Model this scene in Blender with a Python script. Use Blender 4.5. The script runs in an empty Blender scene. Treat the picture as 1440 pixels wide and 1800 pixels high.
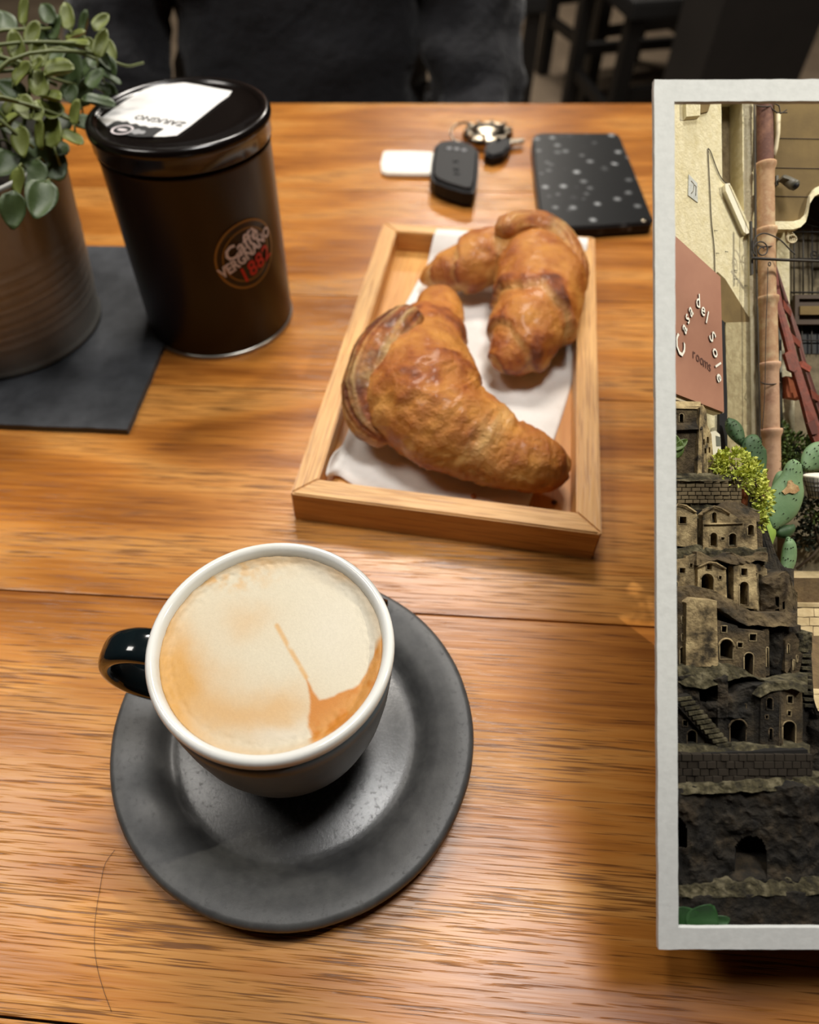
import bpy, bmesh, math, random
from math import sin, cos, pi, radians, sqrt, atan2
from mathutils import Vector, Matrix, noise, geometry

random.seed(7)
SC = bpy.context.scene
COL = SC.collection

# ------------------------------------------------------------------ camera
FPX, CX, CY, CAM_H = 1237.6755, 633.0, 900.0, 0.3054
_t, _r = radians(50.4749), radians(-2.8254)
CF = Vector((0, cos(_t), -sin(_t)))
_u0, _r0 = Vector((0, sin(_t), cos(_t))), Vector((1, 0, 0))
CR = cos(_r) * _r0 + sin(_r) * _u0
CU = -sin(_r) * _r0 + cos(_r) * _u0
CC = Vector((0, 0, CAM_H))
cam_d = bpy.data.cameras.new('camera')
cam_d.sensor_fit = 'AUTO'
cam_d.sensor_width = 36.0
cam_d.lens = FPX / 1800 * 36
cam_d.shift_x = (720 - CX) / 1800
cam_d.clip_start = 0.01
cam_d.dof.use_dof = True
cam_d.dof.focus_distance = 0.262
cam_d.dof.aperture_fstop = 8.0
cam = bpy.data.objects.new('camera', cam_d)
COL.objects.link(cam)
cam.matrix_world = Matrix(((CR.x, CU.x, -CF.x, CC.x), (CR.y, CU.y, -CF.y, CC.y), (CR.z, CU.z, -CF.z, CC.z), (0, 0, 0, 1)))
SC.camera = cam

# ------------------------------------------------------------------ world, lights, exposure
SC.view_settings.view_transform = 'Standard'
SC.view_settings.look = 'None'
SC.view_settings.gamma = 1
SC.view_settings.use_curve_mapping = False
SC.view_settings.exposure = 0.0
wd = bpy.data.worlds.new('world')
SC.world = wd
wd.use_nodes = True
wd.node_tree.nodes['Background'].inputs[0].default_value = (0.75, 0.8, 0.9, 1)
wd.node_tree.nodes['Background'].inputs[1].default_value = 0.02


def area(name, loc, target, sx, sy, power, col):
    l = bpy.data.lights.new(name, 'AREA')
    l.shape = 'RECTANGLE'
    l.size, l.size_y, l.energy, l.color = sx, sy, power, col
    o = bpy.data.objects.new(name, l)
    COL.objects.link(o)
    o.location = loc
    o.rotation_euler = (Vector(target) - Vector(loc)).to_track_quat('-Z', 'Y').to_euler()
    return o


area('overhead_light', (0.25, 0.31, 1.72), (0.22, 0.30, 0), 0.42, 0.36, 16.0, (1.0, 0.98, 0.95))
area('overhead_light', (0.15, 1.45, 1.72), (0.12, 1.3, 0), 0.7, 0.35, 33.0, (1.0, 0.94, 0.86))
area('overhead_light', (-1.05, 0.55, 1.72), (-0.5, 0.4, 0), 0.5, 0.5, 11.0, (1.0, 0.95, 0.88))  # added fill, no lamp seen there; brightens the pot and tin
area('overhead_light', (0.6, 3.5, 1.72), (0.6, 3.5, 0), 0.6, 0.4, 34.0, (1.0, 0.92, 0.82))


def P(px, py, z=0.0):
    """point at height z that photograph pixel (px, py) looks at"""
    d = CF + CR * ((px - CX) / FPX) + CU * ((CY - py) / FPX)
    return CC + d * ((z - CAM_H) / d.z)


def W(px, py, d):
    """point at depth d along the view axis"""
    return CC + d * (CF + CR * ((px - CX) / FPX) + CU * ((CY - py) / FPX))


def proj(p):
    q = Vector(p) - CC
    d = q.dot(CF)
    return CX + FPX * q.dot(CR) / d, CY - FPX * q.dot(CU) / d


# added unseen spot, stands in for the sun on the framed street
_st = W(1330, 560, 0.28)
_sd = (CR * 0.74 + CU * 0.50 - CF * 0.50).normalized()
sp = bpy.data.lights.new('sun_stand_in_spot', 'SPOT')
sp.energy, sp.color = 24.0, (1.0, 0.93, 0.76)
sp.spot_size, sp.spot_blend, sp.shadow_soft_size = radians(21), 0.55, 0.012
spo = bpy.data.objects.new('sun_stand_in_spot', sp)
COL.objects.link(spo)
spo.location = _st + _sd * 0.9
spo.rotation_euler = (-_sd).to_track_quat('-Z', 'Y').to_euler()

# ------------------------------------------------------------------ materials
MATS = {}


def lin(c):
    return tuple(((v / 255) / 12.92 if v / 255 <= 0.04045 else ((v / 255 + 0.055) / 1.055) ** 2.4) for v in c)


def new_mat(name):
    m = bpy.data.materials.new(name)
    m.use_nodes = True
    nt = m.node_tree
    return m, nt, nt.nodes['Principled BSDF']


def N(nt, typ, **kw):
    n = nt.nodes.new(typ)
    for k, v in kw.items():
        if k.startswith('i_'):
            key = k[2:]
            key = int(key) if key.isdigit() else key.replace('_', ' ')
            n.inputs[key].default_value = v
        else:
            setattr(n, k, v)
    return n


def ramp(nt, stops):
    r = nt.nodes.new('ShaderNodeValToRGB')
    e = r.color_ramp.elements
    while len(e) < len(stops):
        e.new(0.5)
    for el, (p, c) in zip(e, stops):
        el.position = p
        el.color = (*c, 1) if len(c) == 3 else c
    return r


def mat(name, c1, c2=None, rough=0.5, metal=0.0, scale=200.0, stretch=(1, 1, 1), detail=4.0, lo=0.35, hi=0.65,
        bump=0.0, bscale=None, bdist=0.001, spec=0.5, coat=0.0, rough2=None, c3=None, sheen=0.0, aniso=0.0):
    """colour from one stretched noise, optional relief from another"""
    if name in MATS:
        return MATS[name]
    m, nt, b = new_mat(name)
    L = nt.links.new
    b.inputs['Roughness'].default_value = rough
    b.inputs['Metallic'].default_value = metal
    b.inputs['Specular IOR Level'].default_value = spec
    b.inputs['Coat Weight'].default_value = coat
    b.inputs['Coat Roughness'].default_value = 0.08
    b.inputs['Sheen Weight'].default_value = sheen
    b.inputs['Anisotropic'].default_value = aniso
    tc = N(nt, 'ShaderNodeTexCoord')
    mp = N(nt, 'ShaderNodeMapping')
    mp.inputs['Scale'].default_value = stretch
    L(tc.outputs['Object'], mp.inputs[0])
    if c2 is None:
        b.inputs['Base Color'].default_value = (*c1, 1)
    else:
        n = N(nt, 'ShaderNodeTexNoise', i_Scale=scale, i_Detail=detail, i_Roughness=0.6)
        L(mp.outputs[0], n.inputs['Vector'])
        st = [(lo, c1), (hi, c2)] if c3 is None else [(lo, c1), ((lo + hi) / 2, c2), (hi, c3)]
        r = ramp(nt, st)
        L(n.outputs['Fac'], r.inputs[0])
        L(r.outputs[0], b.inputs['Base Color'])
        if rough2 is not None:
            rr = N(nt, 'ShaderNodeMapRange')
            rr.inputs['From Min'].default_value, rr.inputs['From Max'].default_value = lo, hi
            rr.inputs['To Min'].default_value, rr.inputs['To Max'].default_value = rough, rough2
            L(n.outputs['Fac'], rr.inputs['Value'])
            L(rr.outputs[0], b.inputs['Roughness'])
    if bump:
        n2 = N(nt, 'ShaderNodeTexNoise', i_Scale=bscale or scale, i_Detail=5.0, i_Roughness=0.65)
        L(mp.outputs[0], n2.inputs['Vector'])
        bp = N(nt, 'ShaderNodeBump', i_Strength=bump, i_Distance=bdist)
        L(n2.outputs['Fac'], bp.inputs['Height'])
        L(bp.outputs[0], b.inputs['Normal'])
    MATS[name] = m
    return m


def wood(name, dark, mid, light, pore, rough=0.38, ring=26.0, porestr=1.0, offset=True, bump=0.22, spec=0.5):
    """oak: long grain runs along the object's own x axis"""
    m, nt, b = new_mat(name)
    L = nt.links.new
    tc = N(nt, 'ShaderNodeTexCoord')
    oi = N(nt, 'ShaderNodeObjectInfo')
    add = N(nt, 'ShaderNodeVectorMath', operation='ADD')
    sc = N(nt, 'ShaderNodeVectorMath', operation='SCALE')
    comb = N(nt, 'ShaderNodeCombineXYZ')
    L(oi.outputs['Random'], comb.inputs[0])
    L(oi.outputs['Random'], comb.inputs[1])
    L(comb.outputs[0], sc.inputs[0])
    sc.inputs['Scale'].default_value = 7.0 if offset else 0.0
    L(tc.outputs['Object'], add.inputs[0])
    L(sc.outputs[0], add.inputs[1])
    # growth rings: bands across y bent by slow noise
    mp = N(nt, 'ShaderNodeMapping')
    mp.inputs['Scale'].default_value = (2.2, 9.0, 9.0)
    L(add.outputs[0], mp.inputs[0])
    n1 = N(nt, 'ShaderNodeTexNoise', i_Scale=1.0, i_Detail=3.0, i_Roughness=0.5)
    L(mp.outputs[0], n1.inputs['Vector'])
    mul = N(nt, 'ShaderNodeMath', operation='MULTIPLY', i_1=ring)
    L(n1.outputs['Fac'], mul.inputs[0])
    sn = N(nt, 'ShaderNodeMath', operation='SINE')
    L(mul.outputs[0], sn.inputs[0])
    mr = N(nt, 'ShaderNodeMapRange')
    mr.inputs['From Min'].default_value = -1
    L(sn.outputs[0], mr.inputs['Value'])
    # fine fibre
    mp2 = N(nt, 'ShaderNodeMapping')
    mp2.inputs['Scale'].default_value = (14.0, 330.0, 330.0)
    L(add.outputs[0], mp2.inputs[0])
    n2 = N(nt, 'ShaderNodeTexNoise', i_Scale=1.0, i_Detail=3.0, i_Roughness=0.6)
    L(mp2.outputs[0], n2.inputs['Vector'])
    mix = N(nt, 'ShaderNodeMath', operation='MULTIPLY_ADD', i_1=0.62)
    L(n2.outputs['Fac'], mix.inputs[0])
    m3 = N(nt, 'ShaderNodeMath', operation='MULTIPLY', i_1=0.38)
    L(mr.outputs[0], m3.inputs[0])
    L(m3.outputs[0], mix.inputs[2])
    rp = ramp(nt, [(0.22, dark), (0.5, mid), (0.78, light)])
    L(mix.outputs[0], rp.inputs[0])
    # pores: short dark dashes, denser in the ring bands
    mp3 = N(nt, 'ShaderNodeMapping')
    mp3.inputs['Scale'].default_value = (34.0, 1350.0, 1350.0)
    L(add.outputs[0], mp3.inputs[0])
    n3 = N(nt, 'ShaderNodeTexNoise', i_Scale=1.0, i_Detail=2.0, i_Roughness=0.5)
    L(mp3.outputs[0], n3.inputs['Vector'])
    pw = N(nt, 'ShaderNodeMath', operation='POWER', i_1=3.0)
    L(mr.outputs[0], pw.inputs[0])
    ad = N(nt, 'ShaderNodeMath', operation='MULTIPLY_ADD', i_1=0.09)
    L(pw.outputs[0], ad.inputs[0])
    L(n3.outputs['Fac'], ad.inputs[2])
    pr_ = N(nt, 'ShaderNodeMapRange')
    pr_.inputs['From Min'].default_value, pr_.inputs['From Max'].default_value = 0.58, 0.70
    pr_.inputs['To Max'].default_value = porestr
    L(ad.outputs[0], pr_.inputs['Value'])
    mx = N(nt, 'ShaderNodeMix', data_type='RGBA')
    L(pr_.outputs[0], mx.inputs['Factor'])
    L(rp.outputs[0], mx.inputs['A'])
    mx.inputs['B'].default_value = (*pore, 1)
    L(mx.outputs['Result'], b.inputs['Base Color'])
    b.inputs['Roughness'].default_value = rough
    b.inputs['Specular IOR Level'].default_value = spec
    inv = N(nt, 'ShaderNodeMath', operation='MULTIPLY_ADD', i_1=-1.2)
    L(pr_.outputs[0], inv.inputs[0])
    L(n2.outputs['Fac'], inv.inputs[2])
    bp = N(nt, 'ShaderNodeBump', i_Strength=bump, i_Distance=0.0006)
    L(inv.outputs[0], bp.inputs['Height'])
    L(bp.outputs[0], b.inputs['Normal'])
    MATS[name] = m
    return m


def vcol_mat(name, rough=0.4, bump=0.0, bscale=300.0, bdist=0.001, spec=0.5, coat=0.0, sss=0.0):
    m, nt, b = new_mat(name)
    L = nt.links.new
    a = N(nt, 'ShaderNodeAttribute', attribute_name='Col')
    L(a.outputs['Color'], b.inputs['Base Color'])
    b.inputs['Roughness'].default_value = rough
    b.inputs['Specular IOR Level'].default_value = spec
    b.inputs['Coat Weight'].default_value = coat
    b.inputs['Coat Roughness'].default_value = 0.2
    if bump:
        tc = N(nt, 'ShaderNodeTexCoord')
        n2 = N(nt, 'ShaderNodeTexNoise', i_Scale=bscale, i_Detail=6.0, i_Roughness=0.65)
        L(tc.outputs['Object'], n2.inputs['Vector'])
        bp = N(nt, 'ShaderNodeBump', i_Strength=bump, i_Distance=bdist)
        L(n2.outputs['Fac'], bp.inputs['Height'])
        L(bp.outputs[0], b.inputs['Normal'])
    MATS[name] = m
    return m


# ------------------------------------------------------------------ object helpers
ORG = {}


def tag(o, label=None, cat=None, group=None, kind=None):
    if label: o['label'] = label
    if cat: o['category'] = cat
    if group: o['group'] = group
    if kind: o['kind'] = kind
    return o


def thing(name, loc, label, cat, group=None, rotz=0.0):
    o = bpy.data.objects.new(name, None)
    o.empty_display_size = 0.01
    COL.objects.link(o)
    o.location = loc
    o.rotation_euler = (0, 0, rotz)
    ORG[o.name] = Matrix.Translation(Vector(loc)) @ Matrix.Rotation(rotz, 4, 'Z')
    return tag(o, label, cat, group)


def link_mesh(name, me, parent=None, org=None):
    """me holds world coordinates; re-express them about the parent's origin (or org)"""
    o = bpy.data.objects.new(name, me)
    COL.objects.link(o)
    if parent is not None:
        M = ORG[parent.name]
        me.transform(M.inverted())
        o.parent = parent
        ORG[o.name] = M
    else:
        if org is None:
            xs = [v.co for v in me.vertices]
            org = Vector((sum(v.x for v in xs) / len(xs), sum(v.y for v in xs) / len(xs), min(v.z for v in xs)))
        M = Matrix.Translation(Vector(org))
        me.transform(M.inverted())
        o.matrix_basis = M
        ORG[o.name] = M
    return o


def mesh(name, verts, faces, m, parent=None, smooth=False, org=None, cols=None, fix=True):
    me = bpy.data.meshes.new(name)
    me.from_pydata([tuple(v) for v in verts], [], faces)
    if fix:
        bm = bmesh.new()
        bm.from_mesh(me)
        bmesh.ops.recalc_face_normals(bm, faces=bm.faces)
        bm.to_mesh(me)
        bm.free()
    if cols:
        ca = me.color_attributes.new('Col', 'FLOAT_COLOR', 'POINT')
        ca.data.foreach_set('color', [x for c in cols for x in (*c, 1.0)])
    if m: me.materials.append(m)
    if smooth:
        me.polygons.foreach_set('use_smooth', [True] * len(me.polygons))
    return link_mesh(name, me, parent, org)


def from_bm(name, bm, m, parent=None, smooth=False, org=None):
    me = bpy.data.meshes.new(name)
    bmesh.ops.recalc_face_normals(bm, faces=bm.faces)
    bm.to_mesh(me)
    bm.free()
    if m: me.materials.append(m)
    if smooth:
        me.polygons.foreach_set('use_smooth', [True] * len(me.polygons))
    return link_mesh(name, me, parent, org)


def place(o, mw, parent=None):
    """give o the world matrix mw, under parent"""
    if parent is not None:
        o.parent = parent
        o.matrix_basis = ORG[parent.name].inverted() @ mw
    else:
        o.matrix_basis = mw
    ORG[o.name] = mw
    return o


def inst(name, me, mw, parent=None):
    o = bpy.data.objects.new(name, me)
    COL.objects.link(o)
    return place(o, mw, parent)


def box_bm(bm, M, sx, sy, sz, bevel=0.0):
    g = bmesh.ops.create_cube(bm, size=1.0, matrix=M @ Matrix.Diagonal((sx, sy, sz, 1)))
    if bevel:
        es = list({e for v in g['verts'] for e in v.link_edges})
        bmesh.ops.bevel(bm, geom=es, offset=bevel, segments=2, affect='EDGES', profile=0.7)
    return bm


def box(name, c, s, m, parent=None, rot=None, bevel=0.0, org=None):
    bm = bmesh.new()
    M = Matrix.Translation(Vector(c)) @ (rot.to_4x4() if rot is not None else Matrix())
    box_bm(bm, M, *s, bevel=bevel)
    return from_bm(name, bm, m, parent, org=org)


def lathe_data(prof, cx, cy, n=64, a0=0.0, closed=True):
    V, Fc = [], []
    for r, z in prof:
        for k in range(n):
            a = a0 + 2 * pi * k / n
            V.append((cx + r * cos(a), cy + r * sin(a), z))
    for i in range(len(prof) - 1):
        for k in range(n):
            k2 = (k + 1) % n
            Fc.append((i * n + k, i * n + k2, (i + 1) * n + k2, (i + 1) * n + k))
    if closed:
        Fc.append(tuple(range(n)))
        Fc.append(tuple(range((len(prof) - 1) * n, len(prof) * n)))
    return V, Fc


def lathe(name, prof, cx, cy, m, parent=None, n=64, closed=True, org=None, smooth=True):
    V, Fc = lathe_data(prof, cx, cy, n, closed=closed)
    o = mesh(name, V, Fc, m, parent, smooth=smooth, org=org)
    return o


def tube_data(pts, rad, n=8, caps=True, flat=None):
    pts = [Vector(p) for p in pts]
    R = rad if isinstance(rad, (list, tuple)) else [rad] * len(pts)
    V, Fc = [], []
    prev = None
    for i, p in enumerate(pts):
        t = (pts[min(i + 1, len(pts) - 1)] - pts[max(i - 1, 0)]).normalized()
        if prev is None:
            a = Vector((0, 0, 1)) if abs(t.z) < 0.9 else Vector((1, 0, 0))
            u = t.cross(a).normalized()
        else:
            u = (prev - t * prev.dot(t)).normalized()
        prev = u
        w = t.cross(u)
        for k in range(n):
            q = 2 * pi * k / n
            V.append(p + (u * cos(q) + w * sin(q)) * R[i])
    for i in range(len(pts) - 1):
        for k in range(n):
            k2 = (k + 1) % n
            Fc.append((i * n + k, i * n + k2, (i + 1) * n + k2, (i + 1) * n + k))
    if caps:
        Fc.append(tuple(range(n)))
        Fc.append(tuple(range((len(pts) - 1) * n, len(pts) * n)))
    return V, Fc


def tube(name, pts, rad, m, parent=None, n=8, org=None):
    V, Fc = tube_data(pts, rad, n)
    return mesh(name, V, Fc, m, parent, smooth=True, org=org)


def join(*parts):
    V, Fc = [], []
    for v, f in parts:
        o = len(V)
        V += list(v)
        Fc += [tuple(i + o for i in q) for q in f]
    return V, Fc


def catmull(pts, n):
    """sample n points along a Catmull-Rom curve through tuples of any length"""
    out = []
    m = len(pts) - 1
    for i in range(n):
        x = i / (n - 1) * m
        k = min(int(x), m - 1)
        t = x - k
        p = [pts[max(0, min(m, k + j))] for j in (-1, 0, 1, 2)]
        out.append(tuple(0.5 * (2 * b + (c - a) * t + (2 * a - 5 * b + 4 * c - d) * t * t + (3 * b - a - 3 * c + d) * t ** 3)
                         for a, b, c, d in zip(*p)))
    return out


def text_data(s, size, shear=0.0, res=2, offset=0.0):
    cu = bpy.data.curves.new('t', 'FONT')
    cu.body, cu.size, cu.shear, cu.resolution_u, cu.offset = s, size, shear, res, offset
    cu.align_x, cu.align_y = 'CENTER', 'CENTER'
    o = bpy.data.objects.new('t', cu)
    COL.objects.link(o)
    bpy.context.view_layer.update()
    ev = o.evaluated_get(bpy.context.evaluated_depsgraph_get())
    me = ev.to_mesh()
    V = [tuple(v.co) for v in me.vertices]
    Fc = [tuple(p.vertices) for p in me.polygons]
    ev.to_mesh_clear()
    bpy.data.objects.remove(o)
    bpy.data.curves.remove(cu)
    return V, Fc


def fbm(p, sc, octv=4):
    return noise.fractal(Vector(p) * sc, 1.0, 2.1, octv)


def sstep(a, b, x):
    t = max(0.0, min(1.0, (x - a) / (b - a)))
    return t * t * (3 - 2 * t)


def lerp3(a, b, t):
    return tuple(x + (y - x) * t for x, y in zip(a, b))


# ================================================================== ROOM SHELL
M_floor = mat('floor_tile', lin((122, 106, 88)), lin((150, 132, 110)), rough=0.5, scale=3.0)
M_wall = mat('dark_plaster', lin((48, 42, 38)), lin((60, 52, 46)), rough=0.8, scale=6.0)
M_ceil = mat('ceiling_paint', lin((90, 84, 76)), rough=0.9)
for nm, c, s in (('floor', (0, 2.0, -0.79), (6.4, 8.4, 0.08)),):
    tag(box(nm, c, s, M_floor), kind='structure')
tag(box('ceiling', (0, 2.0, 1.84), (6.4, 8.4, 0.08), M_ceil), kind='structure')
for nm, c, s in (('wall_left', (-3.1, 2.0, 0.525), (0.1, 8.2, 2.55)), ('wall_right', (3.1, 2.0, 0.525), (0.1, 8.2, 2.55)),
                 ('wall_back', (0, 6.05, 0.525), (6.1, 0.1, 2.55)), ('wall_front', (0, -2.05, 0.525), (6.1, 0.1, 2.55))):
    tag(box(nm, c, s, M_wall), kind='structure')

# ================================================================== TABLE
YAW = -0.1237
TN, TT = Vector((-sin(YAW), cos(YAW), 0)), Vector((cos(YAW), sin(YAW), 0))
M_oak = wood('oak_table', lin((136, 78, 28)), lin((184, 118, 50)), lin((208, 148, 78)), lin((92, 50, 20)), rough=0.27, porestr=0.78, spec=0.36)
M_oak_dark = wood('oak_table_edge', lin((128, 70, 30)), lin((166, 98, 46)), lin((192, 124, 66)), lin((80, 42, 18)), rough=0.42)
table = thing('table', (0, 0, 0), 'oak plank cafe table carrying the coffee, the pastries and the tin', 'table', rotz=YAW)
edges = [-0.145, 0.009, 0.1861, 0.3514, 0.4600, 0.625, 0.734, 0.819]
T0, T1 = -0.62, 0.80
for i in range(len(edges) - 1):
    a, b = edges[i] + 0.0004, edges[i + 1] - 0.0004
    bm = bmesh.new()
    box_bm(bm, Matrix(), T1 - T0, b - a, 0.03, bevel=0.0007)
    me = bpy.data.meshes.new('plank')
    bm.to_mesh(me); bm.free()
    me.materials.append(M_oak)
    c = TT * ((T0 + T1) / 2) + TN * ((a + b) / 2) + Vector((0, 0, -0.015))
    inst('plank', me, Matrix.Translation(c) @ Matrix.Rotation(YAW, 4, 'Z'), table)


def tbox(name, t, s, z, st, ss, sz, m, parent, bevel=0.0):
    return box(name, TT * t + TN * s + Vector((0, 0, z)), (st, ss, sz), m, parent, rot=Matrix.Rotation(YAW, 3, 'Z'), bevel=bevel)


tbox('apron', 0.09, 0.75, -0.07, 1.25, 0.022, 0.08, M_oak_dark, table)
tbox('apron', 0.09, -0.08, -0.07, 1.25, 0.022, 0.08, M_oak_dark, table)
tbox('apron', -0.54, 0.335, -0.07, 0.022, 0.80, 0.08, M_oak_dark, table)
tbox('apron', 0.72, 0.335, -0.07, 0.022, 0.80, 0.08, M_oak_dark, table)
for tx in (-0.56, 0.74):
    for sx in (-0.09, 0.765):
        tbox('leg', tx, sx, -0.39, 0.06, 0.06, 0.72, M_oak_dark, table, bevel=0.003)

# ================================================================== SAUCER, CUP, COFFEE, SPOON
SX, SY = -0.034, 0.1242
M_stone = mat('saucer_glaze', lin((62, 62, 62)), lin((76, 76, 75)), rough=0.3, scale=150, detail=8, lo=0.36, hi=0.66,
              bump=0.12, bscale=900, bdist=0.0004, spec=0.6)
prof = [(0.030, 0.0), (0.040, 0.0), (0.043, 0.0005), (0.054, 0.0009), (0.062, 0.0036), (0.070, 0.0052), (0.0752, 0.0068), (0.0774, 0.0088), (0.0780, 0.0112), (0.0777, 0.0130), (0.0768, 0.0143),
        (0.0752, 0.0147), (0.070, 0.0136), (0.064, 0.0120), (0.0605, 0.0104), (0.0580, 0.0078), (0.0562, 0.0056), (0.0548, 0.0044), (0.0530, 0.0039), (0.050, 0.0040), (0.046, 0.0045), (0.042, 0.0050), (0.037, 0.0055), (0.031, 0.0058), (0.024, 0.00595), (0.004, 0.0060)]
V, Fc = lathe_data(prof, SX, SY, 144)
for i, v in enumerate(V):
    p = Vector(v)
    rr = (p.xy - Vector((SX, SY))).length
    if rr > 0.074:      # a hand-made edge, slightly uneven, with small chips
        k = 1 + 0.006 * fbm(p, 22, 3)
        if noise.noise(p * 260) > 0.62: k -= 0.006
        V[i] = (SX + (p.x - SX) * k, SY + (p.y - SY) * k, p.z)
nt = M_stone.node_tree
L = nt.links.new
b = nt.nodes['Principled BSDF']
tc = N(nt, 'ShaderNodeTexCoord')
sx = N(nt, 'ShaderNodeSeparateXYZ')
L(tc.outputs['Object'], sx.inputs[0])
cx_ = N(nt, 'ShaderNodeCombineXYZ')
L(sx.outputs[0], cx_.inputs[0]); L(sx.outputs[1], cx_.inputs[1])
ln = N(nt, 'ShaderNodeVectorMath', operation='LENGTH')
L(cx_.outputs[0], ln.inputs[0])
ns_ = N(nt, 'ShaderNodeTexNoise', i_Scale=420.0, i_Detail=8.0, i_Roughness=0.75)
L(tc.outputs['Object'], ns_.inputs['Vector'])
dst = N(nt, 'ShaderNodeMath', operation='MULTIPLY_ADD', i_1=0.010)
L(ns_.outputs['Fac'], dst.inputs[0]); L(ln.outputs['Value'], dst.inputs[2])
mr = N(nt, 'ShaderNodeMapRange', i_1=0.056, i_2=0.064, i_3=0.27, i_4=0.50)
L(dst.outputs[0], mr.inputs['Value'])
pt = N(nt, 'ShaderNodeMapRange', i_1=0.54, i_2=0.62, i_3=0.0, i_4=0.14)
L(ns_.outputs['Fac'], pt.inputs['Value'])
ad = N(nt, 'ShaderNodeMath', operation='ADD')
L(mr.outputs[0], ad.inputs[0]); L(pt.outputs[0], ad.inputs[1])
L(ad.outputs[0], b.inputs['Roughness'])
saucer = mesh('saucer', V, Fc, M_stone, smooth=True, org=(SX, SY, 0))
tag(saucer, 'round matt charcoal saucer with a shiny worn well under the cup', 'saucer')

M_cupout = mat('cup_dark_glaze', lin((68, 77, 84)), lin((82, 90, 95)), rough=0.38, scale=60, spec=0.35)
M_cupin = mat('cup_white_glaze', lin((214, 214, 210)), lin((204, 202, 194)), rough=0.12, scale=40, lo=0.55, hi=0.75)
M_handle = mat('cup_handle_glaze', lin((14, 22, 25)), rough=0.10, coat=0.6)
CZ = 0.0060
cup = thing('coffee_cup', (SX, SY, CZ), 'dark grey wide coffee cup with a white inside on the charcoal saucer', 'cup')
lathe('body', [(0.020, CZ + 0.001), (0.0232, CZ), (0.0250, CZ + 0.0012), (0.0256, CZ + 0.004), (0.0285, CZ + 0.009), (0.0330, CZ + 0.0165),
               (0.0372, CZ + 0.027), (0.0402, CZ + 0.039), (0.0421, CZ + 0.052), (0.0432, CZ + 0.065), (0.0436, CZ + 0.0752), (0.0425, CZ + 0.0752), (0.0415, CZ + 0.06)],
      SX, SY, M_cupout, cup, n=96, closed=False)
lathe('inner_glaze', [(0.0437, CZ + 0.0752), (0.0440, CZ + 0.0772), (0.0438, CZ + 0.0793), (0.0428, CZ + 0.0804), (0.0412, CZ + 0.0802), (0.0402, CZ + 0.0790), (0.0396, CZ + 0.0765),
                      (0.0388, CZ + 0.068), (0.037, CZ + 0.05), (0.031, CZ + 0.025), (0.020, CZ + 0.010), (0.002, CZ + 0.008)], SX, SY, M_cupin, cup, n=96, closed=False)
ha = radians(173)
hd = Vector((cos(ha), sin(ha), 0))
hs = Vector((-sin(ha), cos(ha), 0))
loop = catmull([(0.041, 0.0690), (0.052, 0.0705), (0.0615, 0.0660), (0.0655, 0.0565), (0.0625, 0.0465), (0.053, 0.0395), (0.0385, 0.0370)], 34)
V, Fc = [], []
nn = 14
for i, (a, z) in enumerate(loop):
    q0, q1 = loop[max(i - 1, 0)], loop[min(i + 1, len(loop) - 1)]
    t2 = Vector((q1[0] - q0[0], q1[1] - q0[1])).normalized()
    nrm = hd * (-t2.y) + Vector((0, 0, t2.x))
    c = Vector((SX, SY, CZ + z)) + hd * a
    wv = 0.0062 + 0.0012 * abs(i / (len(loop) - 1) - 0.5) * 2
    for k in range(nn):
        q = 2 * pi * k / nn
        ce, se = cos(q), sin(q)
        ce, se = math.copysign(abs(ce) ** 0.7, ce), math.copysign(abs(se) ** 0.7, se)
        V.append(c + hs * (ce * wv) + nrm * (se * 0.0034))
for i in range(len(loop) - 1):
    for k in range(nn):
        k2 = (k + 1) % nn
        Fc.append((i * nn + k, i * nn + k2, (i + 1) * nn + k2, (i + 1) * nn + k))
o = mesh('handle', V, Fc, M_handle, cup, smooth=True)
tag(o, 'glossy black-green loop handle')

# coffee: foam disc with the poured pattern
M_foam = vcol_mat('milk_foam', rough=0.5, bump=0.25, bscale=1500, bdist=0.0004, spec=0.25)
FZ, FR = CZ + 0.0752, 0.03955
cream, gold, brown, pale = lin((190, 181, 160)), lin((188, 144, 82)), lin((176, 112, 40)), lin((196, 190, 176))


def inpoly(x, y, poly):
    c = False
    for i in range(len(poly)):
        x1, y1 = poly[i]
        x2, y2 = poly[i - 1]
        if (y1 > y) != (y2 > y) and x < (x2 - x1) * (y - y1) / (y2 - y1) + x1: c = not c
    return c


def segd(x, y, a, b):
    dx, dy = b[0] - a[0], b[1] - a[1]
    t = max(0, min(1, ((x - a[0]) * dx + (y - a[1]) * dy) / (dx * dx + dy * dy)))
    return sqrt((x - a[0] - t * dx) ** 2 + (y - a[1] - t * dy) ** 2)


def polyd(x, y, poly):
    d = min(segd(x, y, poly[i - 1], poly[i]) for i in range(len(poly)))
    return -d if inpoly(x, y, poly) else d


wedge = [(536, 1188), (546, 1210), (560, 1226), (588, 1224), (618, 1212), (645, 1180), (672, 1120), (684, 1140), (676, 1200), (640, 1262), (600, 1296), (552, 1308), (545, 1280), (544, 1240)]


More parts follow.
